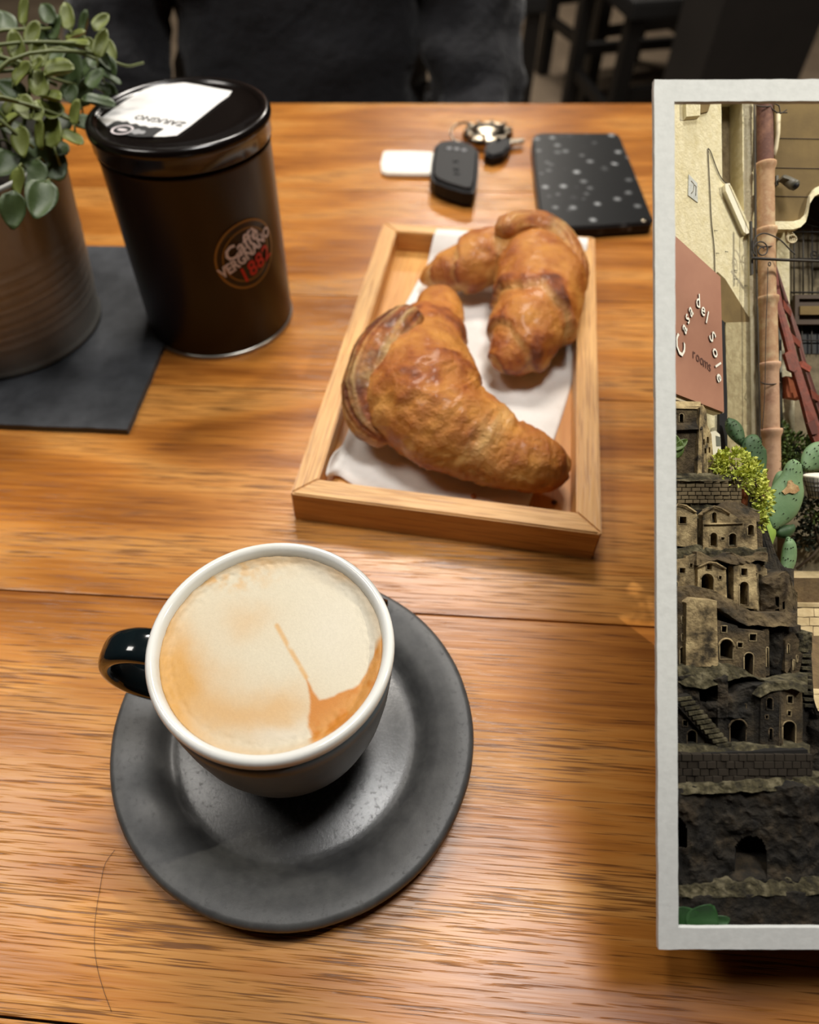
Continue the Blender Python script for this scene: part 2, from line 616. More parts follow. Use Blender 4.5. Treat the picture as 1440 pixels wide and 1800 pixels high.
def foam_col(p):
    x, y = proj(p)
    wx, wy = x + 14 * fbm((x, y, 0), 0.02, 3), y + 14 * fbm((y, x, 5), 0.02, 3)
    c = cream
    g = lambda cx, cy, sx, sy: math.exp(-((wx - cx) / sx) ** 2 - ((wy - cy) / sy) ** 2)
    tan = 0.55 * g(300, 1150, 42, 120) + 0.55 * g(330, 1190, 60, 55) + 0.5 * g(420, 1265, 95, 42) + 0.40 * g(505, 1245, 60, 40) + 0.35 * g(432, 1092, 45, 34) + 0.25 * g(360, 1240, 80, 50)
    tan += 0.7 * g(375, 1010, 95, 26) * sstep(-0.3, 0.5, fbm((x, y, 2), 0.05, 3)) + 0.35 * g(470, 985, 70, 14) + 0.4 * g(610, 1010, 40, 16)
    rr = sqrt((p.x - SX) ** 2 + (p.y - SY) ** 2) / FR
    tan += 0.28 * sstep(0.90, 1.0, rr)
    tan *= 1.1
    c = lerp3(c, gold, min(1, tan))
    c = lerp3(c, pale, 0.5 * g(600, 1100, 70, 90) + 0.6 * g(500, 1290, 60, 22))
    d = polyd(wx * 0.5 + x * 0.5, wy * 0.5 + y * 0.5, wedge)
    if d < 12:
        k = 1 - sstep(-3, 3 if rr < 0.93 else 10, d)
        c = lerp3(c, lerp3(brown, gold, 0.45 * sstep(0.72, 0.95, rr) * sstep(0, 0.6, fbm((x, y, 8), 0.06, 2) + 0.5)), k)
    d = min(segd(x, y, (487, 1100), (508, 1138)), segd(x, y, (508, 1138), (538, 1190)))
    if d < 8: c = lerp3(c, gold, 0.75 * (1 - sstep(1, 7, d)) * sstep(-0.6, 0.3, fbm((x, y, 3), 0.05, 2) + 0.3))
    k = 1 + 0.05 * fbm((x, y, 9), 0.25, 3)
    return tuple(v * k for v in c)


V, Fc, Cs = [], [], []
nr, na = 110, 300
for i in range(nr + 1):
    rr = FR * (i + 0.02) / nr
    for k in range(na):
        a = 2 * pi * k / na
        z = FZ + 0.0011 * sstep(0.90, 1.0, rr / FR) + 0.0004 * (1 - (rr / FR) ** 2)
        p = Vector((SX + rr * cos(a), SY + rr * sin(a), z))
        if rr / FR > 0.8: p.z += 0.00035 * fbm(p, 420, 2) * sstep(0.8, 0.92, rr / FR)
        V.append(p)
        Cs.append(foam_col(p))
for i in range(nr):
    for k in range(na):
        k2 = (k + 1) % na
        Fc.append((i * na + k, i * na + k2, (i + 1) * na + k2, (i + 1) * na + k))
Fc.append(tuple(range(na)))
# body of the drink below the foam
b0 = len(V)
for rr, z in ((0.0388, CZ + 0.066), (0.036, CZ + 0.05)):
    for k in range(na):
        a = 2 * pi * k / na
        V.append(Vector((SX + rr * cos(a), SY + rr * sin(a), z)))
        Cs.append(lin((90, 50, 24)))
for j in range(2):
    s0 = nr * na if j == 0 else b0
    s1 = b0 if j == 0 else b0 + na
    for k in range(na):
        k2 = (k + 1) % na
        Fc.append((s0 + k, s0 + k2, s1 + k2, s1 + k))
Fc.append(tuple(range(b0 + na, b0 + 2 * na)))
coffee = mesh('cappuccino', V, Fc, M_foam, smooth=True, cols=Cs, org=(SX, SY, CZ + 0.05))
tag(coffee, 'creamy milk foam coffee with a caramel brown wedge filling the cup', 'coffee')

M_steel = mat('polished_steel', lin((190, 186, 180)), rough=0.14, metal=1.0)
spoon = thing('teaspoon', (-0.04, 0.174, 0.016), 'steel teaspoon lying on the saucer behind the cup, its rounded end showing', 'spoon')
e1 = P(682, 1060, 0.0175)
pts = []
for i in range(15):
    t = i / 14
    pts.append((e1.x - 0.072 * t, e1.y - 0.009 * t, e1.z - 0.0012 * t + 0.001 * sin(pi * t)))
V, Fc = [], []
for i, p in enumerate(pts):
    t = i / 14
    w = 0.0055 * (1 - 0.62 * sstep(0.03, 0.5, t)) * sqrt(max(0.08, min(1, (t + 0.003) / 0.05)))
    for k in range(10):
        q = 2 * pi * k / 10
        V.append((p[0], p[1] + cos(q) * w, p[2] + sin(q) * 0.0014))
for i in range(14):
    for k in range(10):
        Fc.append((i * 10 + k, i * 10 + (k + 1) % 10, (i + 1) * 10 + (k + 1) % 10, (i + 1) * 10 + k))
Fc += [tuple(range(10)), tuple(range(140, 150))]
mesh('handle', V, Fc, M_steel, spoon, smooth=True)
V, Fc = [], []
bc = Vector(pts[-1]) + Vector((-0.012, -0.0015, 0.0005))
for i in range(9):
    for k in range(20):
        r_ = i / 8
        a = 2 * pi * k / 20
        V.append(bc + Vector((cos(a) * r_ * 0.015, sin(a) * r_ * 0.009, -0.004 * (1 - r_ ** 2))))
for i in range(8):
    for k in range(20):
        Fc.append((i * 20 + k, i * 20 + (k + 1) % 20, (i + 1) * 20 + (k + 1) % 20, (i + 1) * 20 + k))
o = mesh('bowl', V, Fc, M_steel, spoon, smooth=True)
md = o.modifiers.new('thick', 'SOLIDIFY'); md.thickness = 0.0008

# ================================================================== TRAY, NAPKIN, CROISSANTS
TROT = -0.2339
TX, TY, TW, TL, TH = -0.0367, 0.2493, 0.1618, 0.2872, 0.0220
ta, tb = Vector((cos(TROT), sin(TROT), 0)), Vector((-sin(TROT), cos(TROT), 0))


def TP(u, v, z): return Vector((TX, TY, 0)) + ta * u + tb * v + Vector((0, 0, z))


M_tray = wood('tray_oak', lin((184, 122, 56)), lin((210, 154, 86)), lin((226, 176, 108)), lin((146, 88, 42)), rough=0.42, ring=14.0, porestr=0.55)
M_trayb = wood('tray_bottom_oak', lin((188, 122, 52)), lin((212, 152, 76)), lin((228, 174, 98)), lin((150, 88, 40)), rough=0.45, ring=12.0, porestr=0.5)
tray = thing('tray', TP(TW / 2, TL / 2, 0), 'small oak tray with mitred sides holding two croissants', 'tray')
rw = 0.0125


def rail(p0, p1, q0, q1, along):
    """p: outer corners, q: inner corners in tray (u, v)"""
    L_ = TP(*p1, 0) - TP(*p0, 0)
    ang = atan2(L_.y, L_.x)
    mw = Matrix.Translation(TP((p0[0] + p1[0]) / 2, (p0[1] + p1[1]) / 2, 0)) @ Matrix.Rotation(ang, 4, 'Z')
    inv = mw.inverted()
    bm = bmesh.new()
    lo_ = [bm.verts.new(inv @ TP(*c, 0.0)) for c in (p0, p1, q1, q0)]
    hi_ = [bm.verts.new(inv @ TP(*c, TH)) for c in (p0, p1, q1, q0)]
    bm.faces.new(lo_); bm.faces.new(hi_)
    for k in range(4):
        bm.faces.new((lo_[k], lo_[(k + 1) % 4], hi_[(k + 1) % 4], hi_[k]))
    bmesh.ops.recalc_face_normals(bm, faces=bm.faces)
    bmesh.ops.bevel(bm, geom=[e for e in bm.edges if e.verts[0].co.z > 0.01 and e.verts[1].co.z > 0.01] + [e for e in bm.edges if abs(e.verts[0].co.z - e.verts[1].co.z) > 0.01],
                    offset=0.0008, segments=2, affect='EDGES')
    me = bpy.data.meshes.new('side_rail')
    bm.to_mesh(me); bm.free()
    me.materials.append(M_tray)
    return inst('side_rail', me, mw, tray)


O4 = [(0, 0), (TW, 0), (TW, TL), (0, TL)]
I4 = [(rw, rw), (TW - rw, rw), (TW - rw, TL - rw), (rw, TL - rw)]
for k in range(4):
    rail(O4[k], O4[(k + 1) % 4], I4[k], I4[(k + 1) % 4], k)
me = bpy.data.meshes.new('bottom_board')
bm = bmesh.new(); box_bm(bm, Matrix(), TL - 2 * rw, TW - 2 * rw, 0.004); bm.to_mesh(me); bm.free()
me.materials.append(M_trayb)
inst('bottom_board', me, Matrix.Translation(TP(TW / 2, TL / 2, 0.0035)) @ Matrix.Rotation(TROT + pi / 2, 4, 'Z'), tray)
TF = 0.0055

M_nap = mat('paper_napkin', lin((238, 234, 228)), lin((228, 223, 216)), rough=0.85, scale=60, bump=0.3, bscale=260, bdist=0.0006)
zf = TF + 0.0006
front = [(582, 806, zf + 0.011), (574, 836, zf + 0.0085), (596, 836, zf + 0.002), (640, 858, zf + 0.0008), (760, 876, zf), (860, 889, zf + 0.001), (928, 891, zf)]
back = [(768, 402, TH + 0.002), (800, 404, TH + 0.003), (860, 408, TH + 0.004), (920, 410, TH + 0.003), (980, 412, TH + 0.0035), (1010, 416, TH + 0.004), (1034, 419, TH + 0.0045)]
NV, NU = 34, 40
fr = [P(*c) for c in catmull(front, NU)]
bk = [P(*c) for c in catmull(back, NU)]
V, Fc = [], []
for j in range(NV):
    t = j / (NV - 1)
    for i in range(NU):
        s = i / (NU - 1)
        p = fr[i].lerp(bk[i], t)
        # right edge bows inwards to follow the croissant, left edge is straight
        p += ta * (0.010 * s * sin(pi * t) * (1 if t < 0.8 else 0.8))
        p += -ta * (0.004 * (1 - s) * sin(pi * t))
        zz = zf + 0.0012 * abs(fbm((p.x, p.y, 1), 45, 3))
        up_b = sstep(0.90, 0.985, t)
        up_f = 1 - sstep(0.0, 0.10, t)
        p.z = zz + (bk[i].z - zz) * up_b
        p.z = max(p.z, zz + (fr[i].z - zz) * up_f)
        V.append(p)
for j in range(NV - 1):
    for i in range(NU - 1):
        Fc.append((j * NU + i, j * NU + i + 1, (j + 1) * NU + i + 1, (j + 1) * NU + i))
nap = mesh('paper_napkin', V, Fc, M_nap, smooth=True, org=TP(TW / 2, TL / 2, zf))
md = nap.modifiers.new('thick', 'SOLIDIFY'); md.thickness = 0.0004; md.offset = 1
tag(nap, 'white paper napkin with curled edges lining the oak tray under the croissants', 'napkin')

M_crust = vcol_mat('croissant_crust', rough=0.42, bump=0.9, bscale=300, bdist=0.0022, spec=0.5, coat=0.15)
CB, CG, CP, CD = lin((170, 86, 22)), lin((216, 144, 58)), lin((236, 196, 124)), lin((92, 40, 12))


def dough(name, parent, ctrl, bounds, floor=None, seed=0.0, skew=0.0, step=0.09, nl=150, nth=80, dark=0.0, flat=0.86, palefn=None, lam=0.0):
    """ctrl: (px, py, height of the axis, radius in m); bounds: where each wrap of dough ends along the axis (0..1)"""
    pts = []
    for px, py, h, r in ctrl:
        p = P(px, py, h)
        pts.append((p.x, p.y, p.z, r))
    sm = catmull(pts, nl)
    V, Fc, Cs = [], [], []
    bs = [-0.2] + list(bounds) + [1.25]
    ctr = 0.5
    for i, (x, y, z, r) in enumerate(sm):
        t = i / (nl - 1)
        c = Vector((x, y, z))
        a, b = sm[max(0, i - 2)], sm[min(nl - 1, i + 2)]
        T = Vector((b[0] - a[0], b[1] - a[1], b[2] - a[2])).normalized()
        S = T.cross(Vector((0, 0, 1))).normalized()
        Uu = S.cross(T).normalized()
        endk = min(1.0, sqrt(max(0.0, min(t, 1 - t)) / 0.05 + 0.02))
        for k in range(nth):
            th = 2 * pi * k / nth
            d = S * cos(th) + Uu * sin(th) * flat
            tt = t + skew * sin(th * 1.0 + seed) + 0.018 * fbm(c + d * r, 55, 3) + 0.012 * sin(2 * th + seed * 3)
            j = 0
            while j < len(bs) - 2 and tt > bs[j + 1]: j += 1
            fr_ = (tt - bs[j]) / (bs[j + 1] - bs[j])
            # wraps stand proud at their outer edge (away from the middle)
            e = fr_ if (bs[j] + bs[j + 1]) / 2 > ctr else 1 - fr_
            ridge = sstep(0.0, 1.0, e)
            edge = sstep(0.80, 0.97, e) * (1 - sstep(0.985, 1.0, e) * 0.4)
            q = c + d * r
            lump = fbm(q + Vector((seed, 0, 0)), 42, 4)
            wr = fbm(Vector((q.dot(T) * 60, th * 1.1 + seed, 0)), 1.0, 3)
            strg = noise.noise(Vector((q.dot(T) * 330 + lump * 1.5, th * 1.2, seed)))
            crk = -abs(fbm(q + Vector((seed, 7, 0)), 95, 3))
            rr = r * endk * (1 + 1.25 * step * (ridge - 0.5) + 0.085 * lump + 0.035 * wr + 0.022 * strg * (0.4 + 0.6 * edge) + 0.05 * (crk + 0.25))
            ly_ = 0.0
            if lam:
                ly_ = noise.noise(Vector((th * 5.5 + 0.5 * lump, t * 2.5, seed + 4)))
                rr *= 1 + lam * ly_
            v = c + d * rr
            if floor is not None and v.z < floor: v.z = floor + 0.1 * (v.z - floor) * 0
            V.append(v)
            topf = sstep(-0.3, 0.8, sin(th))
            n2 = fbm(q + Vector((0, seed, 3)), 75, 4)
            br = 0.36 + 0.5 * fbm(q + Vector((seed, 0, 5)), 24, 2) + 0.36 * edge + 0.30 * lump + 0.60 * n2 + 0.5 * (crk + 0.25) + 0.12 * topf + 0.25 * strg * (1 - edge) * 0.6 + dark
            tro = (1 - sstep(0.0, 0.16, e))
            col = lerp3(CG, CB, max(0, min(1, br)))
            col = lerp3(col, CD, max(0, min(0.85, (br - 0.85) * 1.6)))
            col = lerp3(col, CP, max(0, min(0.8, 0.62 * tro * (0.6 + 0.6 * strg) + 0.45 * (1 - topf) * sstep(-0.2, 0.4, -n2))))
            if lam: col = lerp3(col, CD if ly_ < 0 else CP, min(0.6, abs(ly_) * 0.9))
            if palefn: col = lerp3(col, CP, palefn(t, th, strg))
            Cs.append(col)
    for i in range(nl - 1):
        for k in range(nth):
            k2 = (k + 1) % nth
            Fc.append((i * nth + k, i * nth + k2, (i + 1) * nth + k2, (i + 1) * nth + k))
    Fc.append(tuple(range(nth)))
    Fc.append(tuple(range((nl - 1) * nth, nl * nth)))
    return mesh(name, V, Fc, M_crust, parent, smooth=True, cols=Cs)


fl = zf + 0.0012
# back croissant
c2 = thing('croissant', P(890, 520, TF), 'glazed croissant at the back of the oak tray, near the black slab', 'croissant', 'croissants on the oak tray')
dough('body', c2, [(738, 494, fl + 0.008, 0.006), (775, 480, fl + 0.014, 0.0135), (815, 468, fl + 0.020, 0.0195), (870, 450, fl + 0.024, 0.0230), (925, 455, fl + 0.026, 0.0260), (950, 500, fl + 0.026, 0.0285),
                   (938, 560, fl + 0.024, 0.0268), (915, 605, fl + 0.020, 0.0215), (888, 640, fl + 0.014, 0.0125), (880, 655, fl + 0.010, 0.005)],
      [0.10, 0.22, 0.36, 0.66, 0.80, 0.93], floor=fl, seed=1.7, skew=0.03, step=0.13)
dough('dough_flap', c2, [(886, 412, fl + 0.046, 0.006), (900, 398, fl + 0.046, 0.0105), (940, 396, fl + 0.044, 0.0110), (978, 414, fl + 0.040, 0.0105), (1003, 448, fl + 0.034, 0.0100), (1012, 492, fl + 0.028, 0.0085), (1008, 525, fl + 0.024, 0.005)],
      [0.5], floor=fl, seed=4.0, step=0.05, nl=100, nth=80, dark=0.25, lam=0.06, palefn=lambda t, th, s: 0.55 * sstep(0.35, 0.6, t) * sstep(-0.2, 0.5, -sin(th) + 0.4 * s))
# front croissant
c1 = thing('croissant', P(760, 740, TF), 'larger golden croissant at the front of the tray, its dough flap curling on the left', 'croissant', 'croissants on the oak tray')
dough('body', c1, [(778, 520, fl + 0.016, 0.0090), (772, 535, fl + 0.018, 0.0140), (765, 568, fl + 0.021, 0.0190), (742, 630, fl + 0.026, 0.0275), (742, 690, fl + 0.028, 0.0330), (775, 735, fl + 0.027, 0.0320),
                   (830, 768, fl + 0.024, 0.0275), (885, 795, fl + 0.0205, 0.0225), (935, 810, fl + 0.018, 0.0190), (968, 812, fl + 0.015, 0.0135), (988, 800, fl + 0.013, 0.0055)],
      [0.10, 0.24, 0.68, 0.93], floor=fl, seed=0.4, skew=0.035, step=0.12, nl=190, nth=96)
dough('dough_flap', c1, [(728, 552, fl + 0.048, 0.007), (714, 566, fl + 0.047, 0.0120), (688, 596, fl + 0.043, 0.0150), (660, 640, fl + 0.037, 0.0165), (646, 690, fl + 0.029, 0.0160), (656, 738, fl + 0.021, 0.0140), (690, 775, fl + 0.016, 0.0075)],
      [0.6], floor=fl, seed=2.2, step=0.06, nl=120, nth=90, dark=0.55, lam=0.06, palefn=lambda t, th, s: 0.75 * sstep(0.2, 0.5, t) * sstep(-0.1, 0.6, -cos(th) * 0.8 + 0.3 * s))

M_crumb = mat('crumb', lin((176, 104, 44)), rough=0.7)
M_crumbd = mat('crumb_dark', lin((60, 34, 18)), rough=0.7)
for px, py, s, mm, lb in ((832, 874, 0.0016, M_crumb, 'golden crumb on the napkin in front of the larger croissant'),
                          (974, 885, 0.0014, M_crumbd, 'dark crumb on the bare tray bottom, right of the napkin')):
    z0 = zf + 0.0008 if mm is M_crumb else TF
    bm = bmesh.new()
    bmesh.ops.create_icosphere(bm, subdivisions=2, radius=s, matrix=Matrix.Translation(P(px, py, z0) + Vector((0, 0, s * 0.6))))
    for v in bm.verts: v.co += Vector((1, 0.4, 0)) * s * 0.5 * noise.noise(v.co * 900)
    tag(from_bm('crumb', bm, mm), lb, 'crumb', 'crumbs in the tray')

# ================================================================== SLATE MAT, POT WITH PLANT
M_slate = mat('slate', lin((44, 46, 50)), lin((66, 68, 72)), rough=0.6, scale=45, detail=8, lo=0.36, hi=0.66, bump=0.5, bscale=60, bdist=0.0012)
bm = bmesh.new()
g = bmesh.ops.create_grid(bm, x_segments=40, y_segments=30, size=0.5)
a_, b_ = -0.52, -0.181
for v in bm.verts:
    t = a_ + (v.co.x + 0.5) * (b_ - a_)
    s = 0.304 + (v.co.y + 0.5) * 0.212
    edge = min(b_ - t, s - 0.304, 0.516 - s)
    j = 0.0006 * fbm((t, s, 0), 120, 3) if edge < 0.001 else 0
    v.co = TT * (t + j) + TN * (s + j) + Vector((0, 0, 0.0046 + 0.0003 * fbm((t, s, 2), 40, 4)))
ex = bmesh.ops.extrude_face_region(bm, geom=bm.faces[:])
for v in [x for x in ex['geom'] if isinstance(x, bmesh.types.BMVert)]: v.co.z = 0.0002
tag(from_bm('slate_mat', bm, M_slate), 'dark grey rectangular slate mat under the metal plant pot', 'mat')

M_zinc = mat('zinc', lin((120, 120, 114)), lin((158, 156, 148)), rough=0.5, metal=0.3, scale=22, stretch=(1, 1, 0.5), lo=0.3, hi=0.7, bump=0.15, bscale=90, bdist=0.0006, rough2=0.48)
M_soil = mat('potting_soil', lin((30, 24, 18)), lin((52, 42, 30)), rough=0.95, scale=300, bump=0.8)
M_leaf = mat('leaf_green', lin((92, 102, 44)), lin((134, 142, 70)), rough=0.42, scale=90, lo=0.35, hi=0.7, bump=0.2, bscale=300, bdist=0.0004)
M_leaf2 = mat('leaf_dark_green', lin((52, 70, 40)), lin((84, 100, 54)), rough=0.42, scale=90, lo=0.35, hi=0.7, bump=0.2, bscale=300, bdist=0.0004)
M_stem = mat('stem_green', lin((104, 112, 62)), rough=0.5)
PX0, PY0, PZ = -0.245, 0.44, 0.005
plant = thing('potted_plant', (PX0, PY0, PZ), 'round-leaved green plant in a ribbed zinc pot on the slate mat', 'potted plant')
prof = [(0.058, PZ), (0.0622, PZ), (0.0632, PZ + 0.0015), (0.0626, PZ + 0.004)]
for k in range(46):
    t = (k + 1) / 46
    z = PZ + 0.004 + t * 0.112
    r_ = 0.0624 + 0.0125 * t
    if 0.16 < t < 0.62: r_ += 0.0005 * sin((t - 0.16) / 0.46 * 2 * pi * 8)
    prof.append((r_, z))
prof += [(0.0764, PZ + 0.118), (0.0772, PZ + 0.1205), (0.0764, PZ + 0.123), (0.0748, PZ + 0.1215), (0.0735, PZ + 0.115), (0.070, PZ + 0.09)]
lathe('pot', prof, PX0, PY0, M_zinc, plant, n=72, closed=False)
V, Fc = [], []
for i in range(8):
    for k in range(40):
        a = 2 * pi * k / 40
        r_ = 0.0728 * (i + 0.02) / 7.02
        V.append((PX0 + r_ * cos(a), PY0 + r_ * sin(a), PZ + 0.108 + 0.003 * fbm((r_ * cos(a), r_ * sin(a), 0), 90, 3)))
for i in range(7):
    for k in range(40):
        Fc.append((i * 40 + k, i * 40 + (k + 1) % 40, (i + 1) * 40 + (k + 1) % 40, (i + 1) * 40 + k))
mesh('soil', V, Fc, M_soil, plant, smooth=True)


def leaf_mesh(name, m, cup=0.22, tip=1.0, nu=8, nv=7, th=0.05):
    """unit leaf along +x, width along y, face up +z; a thin closed shell"""
    V, Fc = [], []
    for side in (0, 1):
        for i in range(nu):
            t = i / (nu - 1)
            w = 0.40 * sin(pi * min(1, t ** 0.75 * 0.97 + 0.015)) ** 0.62
            for j in range(nv):
                s = j / (nv - 1) * 2 - 1
                z = cup * (s * s) * w * 1.3 + 0.16 * (t - 0.3) ** 2 - 0.02
                z += 0.03 * sin(t * 7 + s * 2)
                V.append((t, s * w, z - side * th * (1 - abs(s) ** 3) * min(1, 4 * t * (1 - t) + 0.1) - side * 0.008))
    n = nu * nv
    for i in range(nu - 1):
        for j in range(nv - 1):
            q = (i * nv + j, i * nv + j + 1, (i + 1) * nv + j + 1, (i + 1) * nv + j)
            Fc.append(q)
            Fc.append(tuple(n + x for x in reversed(q)))
    rim = [j for j in range(nv)] + [i * nv + nv - 1 for i in range(1, nu)] + [(nu - 1) * nv + j for j in range(nv - 2, -1, -1)] + [i * nv for i in range(nu - 2, 0, -1)]
    for a, b in zip(rim, rim[1:] + rim[:1]):
        Fc.append((a, b, n + b, n + a))
    me = bpy.data.meshes.new(name)
    me.from_pydata(V, [], Fc)
    bm = bmesh.new(); bm.from_mesh(me); bmesh.ops.recalc_face_normals(bm, faces=bm.faces); bm.to_mesh(me); bm.free()
    me.materials.append(m)
    me.polygons.foreach_set('use_smooth', [True] * len(me.polygons))
    return me


LM = [leaf_mesh('leaf', M_leaf, 0.25), leaf_mesh('leaf', M_leaf, 0.5), leaf_mesh('leaf', M_leaf2, 0.3), leaf_mesh('leaf', M_leaf2, 0.1)]


def leaf_at(c, xdir, nrm, size, me, parent, wid=1.0):
    x = xdir.normalized()
    z = (nrm - x * nrm.dot(x)).normalized()
    y = z.cross(x)
    c = c - x * size * 0.5
    M = Matrix(((x.x * size, y.x * size * wid, z.x * size, c.x), (x.y * size, y.y * size * wid, z.y * size, c.y), (x.z * size, y.z * size * wid, z.z * size, c.z), (0, 0, 0, 1)))
    return inst('leaf', me, M, parent)


rl = random.Random(11)
# (px, py, length px, width ratio, direction deg, mesh, depth)
LV = [(69, 95, 44, .9, 85, 0, .400), (105, 127, 52, 1.0, 8, 1, .395), (67, 113, 26, 1.1, 30, 0, .39), (70, 147, 56, .8, 112, 0, .395), (92, 174, 40, 1.0, -20, 1, .392), (88, 194, 44, 1.3, -75, 0, .394),
      (94, 232, 56, .95, 95, 0, .396), (73, 236, 46, .8, 80, 0, .392), (135, 198, 40, .95, 72, 0, .395), (126, 244, 46, .75, -28, 0, .398), (174, 182, 58, .6, -14, 2, .402), (170, 140, 40, 1.15, 60, 2, .405),
      (196, 140, 32, .75, -22, 2, .410), (191, 122, 38, 1.1, -60, 2, .412), (179, 77, 46, .65, 66, 0, .402), (193, 90, 40, .75, 100, 0, .415), (160, 84, 32, .8, -60, 0, .41), (134, 79, 52, .7, -12, 0, .405),
      (120, 116, 74, .95, -65, 3, .425), (133, 62, 34, 1.0, 20, 0, .42), (82, 72, 46, 1.2, 100, 3, .425), (186, 107, 36, .7, -50, 2, .408), (149, 162, 44, .8, 70, 3, .425), (182, 158, 34, .7, -35, 2, .415),
      (126, 168, 38, 1.0, -70, 2, .412), (66, 196, 34, 1.0, 95, 0, .39), (72, 352, 74, .85, -98, 2, .385), (88, 285, 66, 1.1, -60, 3, .405), (100, 262, 50, 1.1, -30, 3, .41), (62, 275, 60, 1.1, -90, 3, .40),
      (110, 215, 44, 1.0, -50, 3, .42), (150, 215, 40, .9, -20, 3, .425), (120, 148, 40, 1.0, 30, 3, .43), (150, 120, 44, .9, 50, 3, .43), (100, 98, 36, 1.0, 60, 3, .42), (196, 165, 36, .8, -60, 3, .43), (165, 108, 36, .9, 120, 3, .42),
      (160, 228, 44, .8, -35, 3, .43), (60, 60, 40, 1.0, 60, 0, .40), (100, 50, 44, .9, 80, 2, .42), (150, 45, 44, .8, 70, 2, .43), (178, 40, 36, .8, 50, 0, .42), (120, 30, 46, .8, 100, 0, .42), (85, 25, 40, .9, 120, 2, .42), (60, 310, 56, 1.0, -100, 3, .395),
      (30, 80, 46, .9, 100, 0, .395), (40, 130, 48, .9, 30, 0, .395), (20, 160, 50, .9, 160, 2, .40), (45, 190, 44, 1.0, -60, 0, .39), (15, 215, 48, .9, 200, 0, .395), (40, 250, 50, .9, -80, 0, .39), (10, 290, 56, 1.0, -110, 2, .395), (35, 320, 50, .9, -90, 0, .388),
      (10, 40, 46, .9, 120, 2, .41), (45, 20, 44, .9, 80, 0, .41), (5, 110, 46, .9, 170, 3, .42), (30, 230, 50, 1.0, -30, 3, .42), (25, 370, 60, .9, -100, 2, .385), (-15, 180, 50, .9, 190, 0, .40), (-20, 90, 50, .9, 150, 0, .41), (-25, 260, 50, .9, 210, 0, .40)]
crown = Vector((PX0, PY0, PZ + 0.112))
pts_l = []
for px, py, L_, wr, ang, mi, d in LV:
    c = W(px, py, d)
    a = radians(ang)
    x = CR * cos(a) + CU * sin(a) + CF * rl.uniform(-0.35, 0.35)
    n = -CF * 1.0 + CU * rl.uniform(0.1, 0.9) + CR * rl.uniform(-0.5, 0.5)
    leaf_at(c, x, n, L_ / FPX * d * 1.08, LM[mi], plant, wr)
    pts_l.append((c, x.normalized(), L_ / FPX * d))
for px, py, d in ((176, 92, .41), (190, 112, .412), (70, 120, .398), (100, 150, .40), (95, 205, .398), (140, 215, .40), (135, 150, .425), (150, 75, .41), (60, 260, .395), (30, 120, .40), (20, 220, .40), (90, 50, .42), (-20, 150, .41)):
    e = W(px, py, d)
    b = crown + Vector((rl.uniform(-.035, .045), rl.uniform(-.04, .03), 0))
    m_ = b.lerp(e, 0.5) + Vector((0, 0, 0.03)) + (e - b).cross(Vector((0, 0, 1))) * rl.uniform(-.1, .1)
    tube('stem', [Vector(q) for q in catmull([tuple(b), tuple(m_), tuple(e)], 12)], [0.0013] * 6 + [0.001] * 6, M_stem, plant, n=6)
tube('stem', [W(x, y, d) for x, y, d in ((60, 84, .402), (100, 84, .405), (135, 91, .408), (168, 92, .41), (196, 104, .412))], 0.0009, M_stem, plant, n=6)
tube('stem', [W(x, y, d) for x, y, d in catmull([(186, 98, .412), (205, 110, .412), (225, 116, .412), (242, 113, .412), (253, 110, .412)], 12)], 0.0007, M_stem, plant, n=6)
made = 0
while made < 46:        # the rest of the crown, mostly beyond the left edge of the picture
    a, rr_ = rl.uniform(0, 2 * pi), sqrt(rl.random()) * 0.075
    c = crown + Vector((rr_ * cos(a) - 0.012, rr_ * sin(a), rl.uniform(0.012, 0.085) * (1.1 - rr_ / 0.11)))
    if proj(c)[0] > 48: continue
    out = Vector((cos(a), sin(a), rl.uniform(0.1, 0.9)))
    leaf_at(c, out, Vector((0, 0, 1)) - CF * 0.6 + Vector((rl.uniform(-.5, .5), rl.uniform(-.5, .5), 0)), rl.uniform(.015, .022), LM[rl.randrange(4)], plant, rl.uniform(.75, 1.0))
    if made % 2 == 0:
        b = crown + Vector((rr_ * cos(a) * .4, rr_ * sin(a) * .4, -0.002))
        tube('stem', [b, b.lerp(c, .5) + Vector((0, 0, .012)), c - out.normalized() * .008], 0.0009, M_stem, plant, n=5)
    made += 1
for c, x, L_ in pts_l[::2]:
    b = c - x * L_ * 0.5
    tube('stem', [b, b - x * 0.003 + CF * 0.003, b - x * 0.005 + CF * 0.008 - CU * 0.002], 0.0007, M_stem, plant, n=5)

# ================================================================== COFFEE TIN
AX, AY, AR, AH = -0.0948, 0.4468, 0.0518, 0.1406
M_tin = mat('tin_brown_lacquer', lin((24, 14, 8)), lin((28, 17, 10)), rough=0.34, scale=30, spec=0.3)
M_lid = mat('tin_lid_black', lin((18, 13, 11)), rough=0.2, coat=0.15, spec=0.4)
M_silver = mat('tin_rim_silver', lin((176, 172, 164)), rough=0.3, metal=0.9)
tin = thing('coffee_tin', (AX, AY, 0), 'dark brown round coffee tin with a black lid and a torn white label on top', 'tin')
lathe('body', [(0.045, 0.0022), (AR - 0.0004, 0.0022), (AR, 0.004), (AR, 0.122), (AR + 0.0006, 0.1235), (AR, 0.125), (0.047, 0.125)], AX, AY, M_tin, tin, n=96)
lathe('bottom_rim', [(0.047, 0.0), (AR + 0.0004, 0.0), (AR + 0.0009, 0.0008), (AR + 0.0008, 0.0022), (AR, 0.0030), (0.047, 0.0026)], AX, AY, M_silver, tin, n=96)
